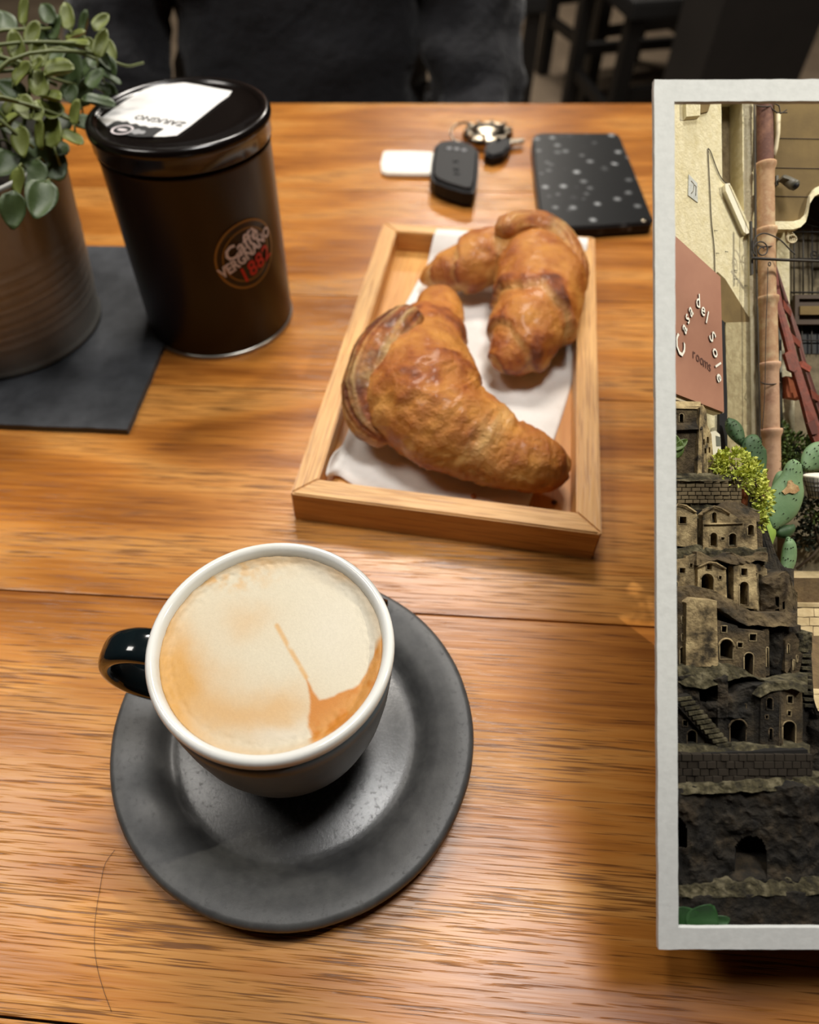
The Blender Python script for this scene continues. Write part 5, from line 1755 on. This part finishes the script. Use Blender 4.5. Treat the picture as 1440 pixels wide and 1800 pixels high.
# mid tier
dM = .2385
house([(1185, 1190), (1185, 1052), (1198, 1052), (1208, 1100), (1208, 1190)], dM + .0012, M_tuffm, [rect(1198, 1207, 1083, 1096), rect(1198, 1206, 1114, 1127), arch(1195, 1206, 1137, 1180)])
house([(1206, 1172), (1207, 1060), (1220, 1052), (1260, 1056), (1263, 1172)], dM - .0012, M_tuff, th=.007)
house([(1260, 1188), (1261, 1090), (1276, 1094), (1296, 1100), (1298, 1106), (1344, 1110), (1347, 1196), (1305, 1192)], dM - .0006, M_tuffm, [rect(1268, 1278, 1100, 1112), rect(1317, 1330, 1114, 1127), rect(1296, 1306, 1129, 1139), arch(1265, 1289, 1124, 1159), arch(1308, 1325, 1147, 1188)], th=.008, hd=.0075)
bar('door_arch', [(1277 + 13.5 * cos(pi * k / 14), 1137 - 14.5 * sin(pi * k / 14), dM - .0011) for k in range(15)], .0003, M_tuff, vil, n=5)
# mossy ledge above the cave
rock('rock_ledge', 1185, 1420, 1158, 1212, lambda x, y: .2330 + (1212 - y) / 54 * .0050, M_moss, vil, 2.4, .0014, 130, .006, topf=lambda x: 1172 + 20 * sstep(1300, 1350, x) - 8 * sin((x - 1200) / 30), botf=lambda x: 1200 + 10 * sin((x - 1190) / 26))
# cave wall with the big arch and the stair
rock('cave_wall', 1185, 1280, 1182, 1262, lambda x, y: .2340 + .0012 * sin((x - 1190) / 22), M_tuffd, vil, 2.2, .0013, 130, .009, topf=lambda x: 1190 + 4 * sin(x / 14), holes=[arch(1230, 1261, 1191, 1233)], hdep=.008)
rock('crag', 1262, 1345, 1196, 1262, lambda x, y: .2335, M_tuffd, vil, 2.4, .0016, 120, .008, topf=lambda x: 1232 - 28 * sstep(1262, 1330, x))
# lower houses
dL = .2330
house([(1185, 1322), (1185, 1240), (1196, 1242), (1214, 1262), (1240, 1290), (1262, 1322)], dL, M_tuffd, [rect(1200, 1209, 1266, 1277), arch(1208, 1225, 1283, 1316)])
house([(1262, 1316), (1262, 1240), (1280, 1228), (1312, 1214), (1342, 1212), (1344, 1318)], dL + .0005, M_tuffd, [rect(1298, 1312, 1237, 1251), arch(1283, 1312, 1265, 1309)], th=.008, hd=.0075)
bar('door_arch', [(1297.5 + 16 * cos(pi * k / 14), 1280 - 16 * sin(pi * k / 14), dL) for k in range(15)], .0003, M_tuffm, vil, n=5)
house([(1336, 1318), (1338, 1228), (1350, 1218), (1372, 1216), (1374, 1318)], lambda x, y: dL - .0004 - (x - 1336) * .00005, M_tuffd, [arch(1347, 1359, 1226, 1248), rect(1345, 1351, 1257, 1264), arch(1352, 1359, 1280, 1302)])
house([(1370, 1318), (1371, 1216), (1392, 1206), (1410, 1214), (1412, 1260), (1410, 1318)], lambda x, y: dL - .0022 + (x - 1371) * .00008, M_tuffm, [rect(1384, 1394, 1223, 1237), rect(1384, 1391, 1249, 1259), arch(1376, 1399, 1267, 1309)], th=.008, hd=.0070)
rock('rock_ledge', 1336, 1420, 1192, 1224, lambda x, y: dL - .0040 + (1224 - y) / 32 * .004, M_moss, vil, 2.2, .0011, 150, .006, topf=lambda x: 1196 + 10 * ((x - 1380) / 40) ** 2, botf=lambda x: 1212 + 10 * ((x - 1385) / 40) ** 2)
# staircase: separate steps going down to the right
stair = slab('staircase', [(1190, 1226), (1214, 1222), (1288, 1312), (1262, 1318), (1190, 1240)], dL - .0016, .003, M_tuffd, vil, j=.5)
for k in range(11):
    t = k / 10
    x, y = 1204 + 70 * t, 1230 + 82 * t
    slab('step', [(x - 14, y - 3), (x + 12, y - 6), (x + 13, y - 1), (x - 13, y + 3)], dL - .0020 - .0011 * t, .0022, M_moss, stair, j=.3)
# second stair down the right side
st2 = slab('staircase', [(1408, 1140), (1426, 1142), (1432, 1250), (1414, 1250)], .2440, .003, M_tuffd, vil, j=.5)
for k in range(9):
    y = 1150 + 11 * k
    slab('step', [(1409 + k * .8, y), (1427 + k * .6, y + 1), (1427 + k * .6, y + 6), (1409 + k * .8, y + 5)], .2432 - .0004 * k, .0016, M_moss, st2, j=.3)
rock('crag', 1404, 1428, 1112, 1146, lambda x, y: .2440, M_moss, vil, 2.2, .0012, 150, .008)
rock('crag', 1402, 1470, 1170, 1340, lambda x, y: .2400 + .002 * sin(x / 8), M_tuffd, vil, 2.8, .0020, 110, .012, topf=lambda x: 1250 - 40 * sstep(1410, 1420, x) * (1 - sstep(1424, 1440, x)) + 20 * sstep(1436, 1470, x))
# terrace and brick wall
rock('rock_ledge', 1185, 1424, 1304, 1332, lambda x, y: .2268 + (1332 - y) / 28 * .0052, M_moss, vil, 2.2, .0007, 150, .004, topf=lambda x: 1310, botf=lambda x: 1329 - 5 * sstep(1190, 1420, x))
bw_ = slab('terrace_wall', [(1185, 1326), (1420, 1318), (1424, 1366), (1185, 1386)], .2276, .009, M_recess, vil, j=.5)
brick_course(bw_, 1180, 1424, 1323, 1374, lambda x, y: .2266, 4, 16.5, M_brickd, 8)
rock('rock_ledge', 1185, 1480, 1362, 1404, lambda x, y: .2228 + (1404 - y) / 42 * .0040, M_moss, vil, 2.4, .0011, 140, .006, topf=lambda x: 1380 - 14 * sstep(1190, 1420, x), botf=lambda x: 1396 - 6 * sstep(1200, 1400, x))
# great cliff with two caves
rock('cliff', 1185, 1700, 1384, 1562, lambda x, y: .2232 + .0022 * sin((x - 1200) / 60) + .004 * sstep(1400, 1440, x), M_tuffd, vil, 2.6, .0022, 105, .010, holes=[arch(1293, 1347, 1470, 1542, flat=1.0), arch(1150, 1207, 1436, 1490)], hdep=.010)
rock('cave_floor', 1288, 1352, 1506, 1548, lambda x, y: .2235 + .008 * (1548 - y) / 42, M_tuffd, vil, 3.0, .0006, 150, .003)
rock('cliff', 1396, 1700, 1240, 1420, lambda x, y: .2360 + .003 * sin(x / 24), M_tuffd, vil, 3.2, .0024, 100, .012, topf=lambda x: 1330 - 60 * sstep(1424, 1470, x))
rock('rock_ledge', 1185, 1700, 1534, 1586, lambda x, y: .2192 + (1586 - y) / 52 * .0050, M_moss, vil, 2.4, .0012, 150, .006, topf=lambda x: 1558 - 16 * sstep(1200, 1440, x), botf=lambda x: 1578 - 6 * sstep(1250, 1440, x))
rock('foot_rock', 1185, 1700, 1570, 1650, lambda x, y: .2205, M_tuffd, vil, 3.0, .0010, 120, .006, topf=lambda x: 1576 - 8 * sstep(1250, 1440, x))

# --- paved street, step, shaded wall behind
M_pave = mat('limestone_paving', lin((206, 186, 146)), lin((170, 148, 108)), rough=0.9, scale=150, lo=0.3, hi=0.7, bump=0.5, bscale=500, bdist=0.0008)
M_stepm = mat('step_stone', lin((120, 98, 66)), lin((92, 74, 50)), rough=0.9, scale=160, bump=0.6, bscale=500, bdist=0.0008)
street = thing('street_paving', W(1480, 1250, .262), 'sunlit limestone paving of the little street right of the stone village', 'paving')
dP = lambda x, y: .300 - (y - 1068) / 190 * .040
slab('paving_bed', [(1396, 1066), (1700, 1066), (1700, 1262), (1400, 1262)], lambda x, y: dP(x, y) + .0012, .002, M_stepm, street)
rp = random.Random(5)
y = 1069
while y < 1256:
    hgt = 12 + 13 * (y - 1069) / 190 + rp.uniform(0, 6)
    x = 1400 - rp.uniform(0, 20)
    while x < 1600:
        w_ = rp.uniform(24, 52)
        slab('paving_stone', jit([(x + .8, y + .8), (x + w_ - .8, y + .6), (x + w_ - .6, y + hgt - .7), (x + .5, y + hgt - .8)], 1.4, 8, x), lambda a, b: dP(a, b) + .0001 * sin(a + b), .0016, M_pave, street)
        x += w_
    y += hgt
slab('kerb', [(1388, 1060), (1700, 1064), (1700, 1070), (1388, 1067)], .3000, .004, M_pave, street, j=.4)
step_o = thing('street_step', W(1480, 1062, .3045), 'brown stone step above the sunlit paving, behind the village crags', 'step')
slab('riser', [(1380, 1016), (1700, 1018), (1700, 1062), (1380, 1060)], .3030, .004, M_stepm, step_o, j=.5)
slab('tread', [(1384, 1004), (1700, 1008), (1700, 1020), (1384, 1018)], lambda x, y: .3022 + (1020 - y) * .0006, .002, M_pave, step_o, j=.5)
lw = slab('low_wall', [(1380, 940), (1440, 944), (1600, 946), (1600, 1010), (1380, 1008)], .3170, .006, M_greywall, j=.6)
tag(lw, 'low brown shaded wall under the dark bushes behind the prickly pear', 'wall')

# --- plants
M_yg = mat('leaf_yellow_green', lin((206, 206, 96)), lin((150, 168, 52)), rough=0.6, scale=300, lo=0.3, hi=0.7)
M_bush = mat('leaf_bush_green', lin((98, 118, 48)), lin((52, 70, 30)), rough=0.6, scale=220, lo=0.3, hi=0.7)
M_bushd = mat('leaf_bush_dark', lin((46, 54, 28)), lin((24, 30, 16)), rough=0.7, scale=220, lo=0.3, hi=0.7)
M_twig = mat('twig', lin((70, 54, 36)), rough=0.8)
rf = random.Random(21)


def foliage(parent, blobs, size, m, name='foliage'):
    """mass of small leaves; each leaf a bent pair of faces, too small to be picked apart"""
    V, Fc = [], []
    for px, py, d, rx, ry, rd, cnt in blobs:
        for _ in range(cnt):
            while True:
                a, b, c = rf.uniform(-1, 1), rf.uniform(-1, 1), rf.uniform(-1, 1)
                q = a * a + b * b + c * c
                if 0.25 < q < 1: break
            k = d / FPX
            p = W(px + a * rx, py + b * ry, d + c * rd)
            out = (CR * a - CU * b + CF * c + Vector((rf.uniform(-.8, .8), rf.uniform(-.8, .8), rf.uniform(-.4, .9)))).normalized()
            sd = out.cross(Vector((rf.uniform(-1, 1), rf.uniform(-1, 1), rf.uniform(-1, 1)))).normalized()
            up_ = out.cross(sd)
            s = size * k * rf.uniform(.7, 1.3)
            n = len(V)
            V += [p, p + out * s * .5 + sd * s * .34 + up_ * s * .08, p + out * s + up_ * s * .1, p + out * s * .5 - sd * s * .34 + up_ * s * .08, p + out * s * .5 - up_ * s * .06]
            Fc += [(n, n + 4, n + 1), (n + 4, n + 2, n + 1), (n, n + 3, n + 4), (n + 4, n + 3, n + 2)]
    o = mesh(name, V, Fc, m, parent, fix=False)
    o['kind'] = 'stuff'
    return o


shrub = thing('potted_shrub', W(1308, 888, .262), 'bright yellow-green shrub spilling over its terracotta pot beside the stone chapel', 'potted plant')
foliage(shrub, [(1292, 815, .268, 34, 26, .006, 420), (1266, 818, .266, 14, 22, .005, 150), (1322, 842, .265, 24, 30, .006, 330), (1342, 880, .263, 15, 32, .005, 240), (1332, 916, .262, 13, 22, .004, 130), (1268, 838, .262, 10, 10, .003, 60), (1300, 842, .262, 24, 14, .004, 170)], 9.0, M_yg)
for q in ([(1308, 858), (1300, 830), (1284, 815)], [(1308, 858), (1325, 840), (1338, 880)], [(1308, 856), (1322, 870), (1334, 910)]):
    bar('stem', [(x, y, .2635) for x, y in q], .0004, M_twig, shrub, n=5)
potc = W(1307, 868, .2655)
rk = .2655 / FPX
V, Fc = [], []
for r_, y in ((7.5, 890), (9, 870), (9.6, 858), (11, 857), (11, 851), (9.4, 850.5), (8.6, 856)):
    for k in range(20):
        a = 2 * pi * k / 20
        V.append(W(1307 + r_ * cos(a), y, .2655 - r_ * rk * sin(a)))
for i in range(6):
    for k in range(20): Fc.append((i * 20 + k, i * 20 + (k + 1) % 20, (i + 1) * 20 + (k + 1) % 20, (i + 1) * 20 + k))
Fc += [tuple(range(20)), tuple(range(120, 140))]
mesh('pot', V, Fc, M_terra, shrub, smooth=True)

bush = thing('bush', W(1400, 850, .318), 'green bush under the red ladder, right of the drainpipe foot', 'bush')
foliage(bush, [(1398, 788, .315, 32, 26, .006, 420), (1376, 762, .316, 10, 22, .004, 110), (1385, 820, .314, 22, 24, .005, 220), (1440, 800, .316, 34, 28, .006, 260), (1490, 800, .318, 40, 30, .006, 200)], 8.0, M_bush)
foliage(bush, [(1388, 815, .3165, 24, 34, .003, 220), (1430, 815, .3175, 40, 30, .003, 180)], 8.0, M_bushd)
for q in ([(1392, 850), (1388, 800), (1376, 760)], [(1392, 850), (1410, 810), (1430, 790)]): bar('stem', [(x, y, .3165) for x, y in q], .0005, M_twig, bush, n=5)
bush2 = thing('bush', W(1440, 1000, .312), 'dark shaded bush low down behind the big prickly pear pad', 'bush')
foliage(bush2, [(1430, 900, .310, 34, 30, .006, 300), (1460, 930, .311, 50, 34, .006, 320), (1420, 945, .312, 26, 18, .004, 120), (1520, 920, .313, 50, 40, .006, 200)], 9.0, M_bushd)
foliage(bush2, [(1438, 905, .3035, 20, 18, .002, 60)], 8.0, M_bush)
for q in ([(1450, 990), (1436, 940), (1424, 900)], [(1450, 990), (1470, 930), (1480, 890)], [(1400, 1000), (1430, 975), (1450, 950)]): bar('stem', [(x, y, .3085) for x, y in q], .0006, M_twig, bush2, n=5)

wp = thing('white_pot', W(1440, 874, .300), 'white pot wrapped in wire mesh behind the scarred cactus pad', 'pot')
V, Fc = [], []
for r_, y in ((20, 874), (26, 852), (30, 838), (31, 835), (28, 834), (26, 840)):
    for k in range(28):
        a = 2 * pi * k / 28
        V.append(W(1442 + r_ * cos(a), y + 3 * sin(a), .300 - r_ * .9 * .3 / FPX * sin(a)))
for i in range(5):
    for k in range(28): Fc.append((i * 28 + k, i * 28 + (k + 1) % 28, (i + 1) * 28 + (k + 1) % 28, (i + 1) * 28 + k))
Fc += [tuple(range(28)), tuple(range(140, 168))]
mesh('body', V, Fc, mat('white_enamel', lin((226, 220, 204)), rough=0.5), wp, smooth=True)
for k in range(12):
    a = radians(10 + 160 * k / 11)
    bar('mesh_wire', [(1442 + 20.6 * cos(a), 874 + 3 * sin(a), .300 - 20.6 * .9 * .3 / FPX * sin(a)), (1442 + 30.8 * cos(a), 838 + 3 * sin(a), .300 - 30.8 * .9 * .3 / FPX * sin(a))], .00018, M_iron, wp, n=4)
for r_, y in ((29.2, 845), (26.6, 853), (24.2, 861), (21.8, 869)):
    bar('mesh_wire', [(1442 + r_ * cos(a), y + 3 * sin(a), .2999 - r_ * .9 * .3 / FPX * sin(a)) for a in [radians(5 + 170 * k / 14) for k in range(15)]], .00018, M_iron, wp, n=4)

M_pad = mat('cactus_pad_pale', lin((122, 150, 108)), lin((96, 128, 88)), rough=0.6, scale=70, lo=0.3, hi=0.7, bump=0.3, bscale=240, bdist=0.0006)
M_padd = mat('cactus_pad_dark', lin((70, 100, 62)), lin((46, 74, 44)), rough=0.6, scale=70, lo=0.3, hi=0.7, bump=0.3, bscale=240, bdist=0.0006)
M_spine = mat('cactus_spines', lin((36, 44, 24)), rough=0.8)
M_scar = mat('cactus_scar', lin((206, 176, 128)), lin((160, 120, 78)), rough=0.9, scale=300, bump=0.6, bscale=600, bdist=0.0005)


def pad(parent, prof, d, m, th=0.0028, spots=True, tilt=0.0):
    """prof: (px, py, half width px) along the pad's axis from base to tip"""
    pf = catmull(prof, 22)
    V, Fc = [], []
    n = 14
    for i, (x, y, w) in enumerate(pf):
        a, b = pf[max(0, i - 1)], pf[min(21, i + 1)]
        L_ = sqrt((b[0] - a[0]) ** 2 + (b[1] - a[1]) ** 2) or 1
        nx_, ny_ = -(b[1] - a[1]) / L_, (b[0] - a[0]) / L_
        for k in range(n):
            q = 2 * pi * k / n
            X, Y = x + nx_ * w * cos(q), y + ny_ * w * cos(q)
            V.append(W(X, Y, d + tilt * (X - prof[0][0]) - th * sin(q) * min(1, w / 10)))
    for i in range(21):
        for k in range(n): Fc.append((i * n + k, i * n + (k + 1) % n, (i + 1) * n + (k + 1) % n, (i + 1) * n + k))
    Fc += [tuple(range(n)), tuple(range(21 * n, 22 * n))]
    o = mesh('pad', V, Fc, m, parent, smooth=True)
    if spots:
        SV, SF = [], []
        for i in range(2, 21, 3):
            x, y, w = pf[i]
            a, b = pf[i - 1], pf[i + 1 if i < 21 else 21]
            L_ = sqrt((b[0] - a[0]) ** 2 + (b[1] - a[1]) ** 2) or 1
            nx_, ny_ = -(b[1] - a[1]) / L_, (b[0] - a[0]) / L_
            for s in (-.75, -.38, 0, .38, .75):
                s2 = s + (.19 if (i // 3) % 2 else 0)
                if abs(s2) > .9: continue
                jx = rf.uniform(-.13, .13)
                s2 = s2 + jx
                ay = rf.uniform(-3, 3)
                X, Y = x + nx_ * w * s2 + ny_ * ay, y + ny_ * w * s2 - nx_ * ay
                c = W(X, Y, d + tilt * (X - prof[0][0]) - th * sqrt(max(0, 1 - s2 * s2)) * min(1, w / 10) - .0001)
                r_ = .00030
                n0 = len(SV)
                SV += [c + CR * r_, c + CU * r_, c - CR * r_, c - CU * r_, c - CF * r_ * 2]
                SF += [(n0, n0 + 1, n0 + 4), (n0 + 1, n0 + 2, n0 + 4), (n0 + 2, n0 + 3, n0 + 4), (n0 + 3, n0, n0 + 4)]
        sp_ = mesh('spines', SV, SF, M_spine, o, fix=False)
        sp_['kind'] = 'stuff'
    return o


ca = thing('prickly_pear', W(1316, 850, .296), 'dark green prickly pear pads in front of the grey door reveal', 'cactus')
pad(ca, [(1306, 785, 3), (1302, 775, 9), (1294, 760, 14.5), (1286, 747, 13), (1281, 739, 7), (1279, 736, 2)], .2970, M_padd)
pad(ca, [(1336, 850, 8), (1332, 830, 15), (1328, 808, 21), (1325, 788, 22), (1330, 776, 18), (1336, 771, 6)], .2960, M_padd, tilt=.00002)
cb_ = thing('prickly_pear', W(1344, 1012, .276), 'pale green prickly pear with a brown scar on its biggest pad', 'cactus')
o = pad(cb_, [(1358, 932, 5), (1362, 915, 20), (1374, 890, 31), (1386, 862, 29), (1392, 840, 20), (1397, 820, 16), (1400, 811, 9), (1401, 809, 2)], .2800, M_pad, spots=True)
sc_ = slab('scar', jit([(1376, 864), (1384, 856), (1386, 845), (1392, 844), (1396, 850), (1404, 854), (1406, 862), (1398, 868), (1388, 866), (1380, 870)], 1.2, 5, 3), .2768, .0008, M_scar, o)
pad(cb_, [(1412, 826, 5), (1420, 818, 17), (1432, 806, 24), (1446, 794, 22), (1456, 785, 12), (1460, 781, 3)], .2810, M_pad)
pad(cb_, [(1358, 886, 3), (1364, 868, 9), (1370, 850, 12), (1374, 834, 9), (1376, 828, 2)], .2900, M_pad, spots=False)
M_stalk = mat('cactus_stalk_bright', lin((158, 186, 84)), lin((136, 166, 70)), rough=0.6, scale=90)
pad(cb_, [(1342, 1012, 5), (1345, 985, 8), (1348, 955, 11), (1350, 935, 15), (1344, 915, 12), (1334, 898, 8), (1327, 886, 3)], .2795, M_stalk, spots=False)
pad(cb_, [(1360, 934, 3), (1370, 936, 10), (1382, 934, 12), (1392, 928, 8), (1396, 922, 2)], .2830, M_padd, spots=False)
pad(cb_, [(1384, 944, 3), (1388, 958, 12), (1386, 985, 14), (1380, 1008, 9), (1380, 1022, 3), (1380, 1025, 1)], .2815, M_pad)
bl_ = thing('broad_leaf_plant', W(1230, 1631, .2180), 'broad green leaves at the bottom left corner of the framed scene', 'plant')
M_bleaf = mat('broad_leaf', lin((48, 86, 42)), lin((36, 70, 34)), rough=0.45, scale=120, bump=0.2, bscale=300, bdist=0.0004)
bme = leaf_mesh('leaf', M_bleaf, 0.12, nu=10, nv=9, th=0.02)
for px, py, s, a, wd_, dz in ((1206, 1620, 60, 130, 1.15, .2184), (1236, 1616, 62, 60, 1.1, .2181), (1264, 1622, 40, 25, .8, .2179)):
    ar = radians(a)
    leaf_at(W(px, py, dz), CR * cos(ar) + CU * sin(ar), -CF + CU * .3, s / FPX * dz, bme, bl_, wd_)
bar('stem', [(1222, 1634, .2186), (1230, 1645, .2188)], .0005, M_bleaf, bl_, n=5)
sg = thing('leaf_sprig', W(1188, 805, .2600), 'small pointed green leaves in front of the chapel wall at the left edge', 'plant')
M_sleaf = mat('sprig_leaf', lin((104, 124, 56)), lin((80, 104, 44)), rough=0.5, scale=200)
sme = leaf_mesh('leaf', M_sleaf, 0.2)
for px, py, s, a in ((1192, 790, 34, 70), (1196, 782, 30, 35), (1188, 778, 30, 100)):
    ar = radians(a)
    leaf_at(W(px, py, .2590), CR * cos(ar) + CU * sin(ar), -CF + CU * .4, s / FPX * .259, sme, sg, .7)
bar('stem', [(1187, 806, .2592), (1184, 830, .2594)], .0003, M_sleaf, sg, n=5)
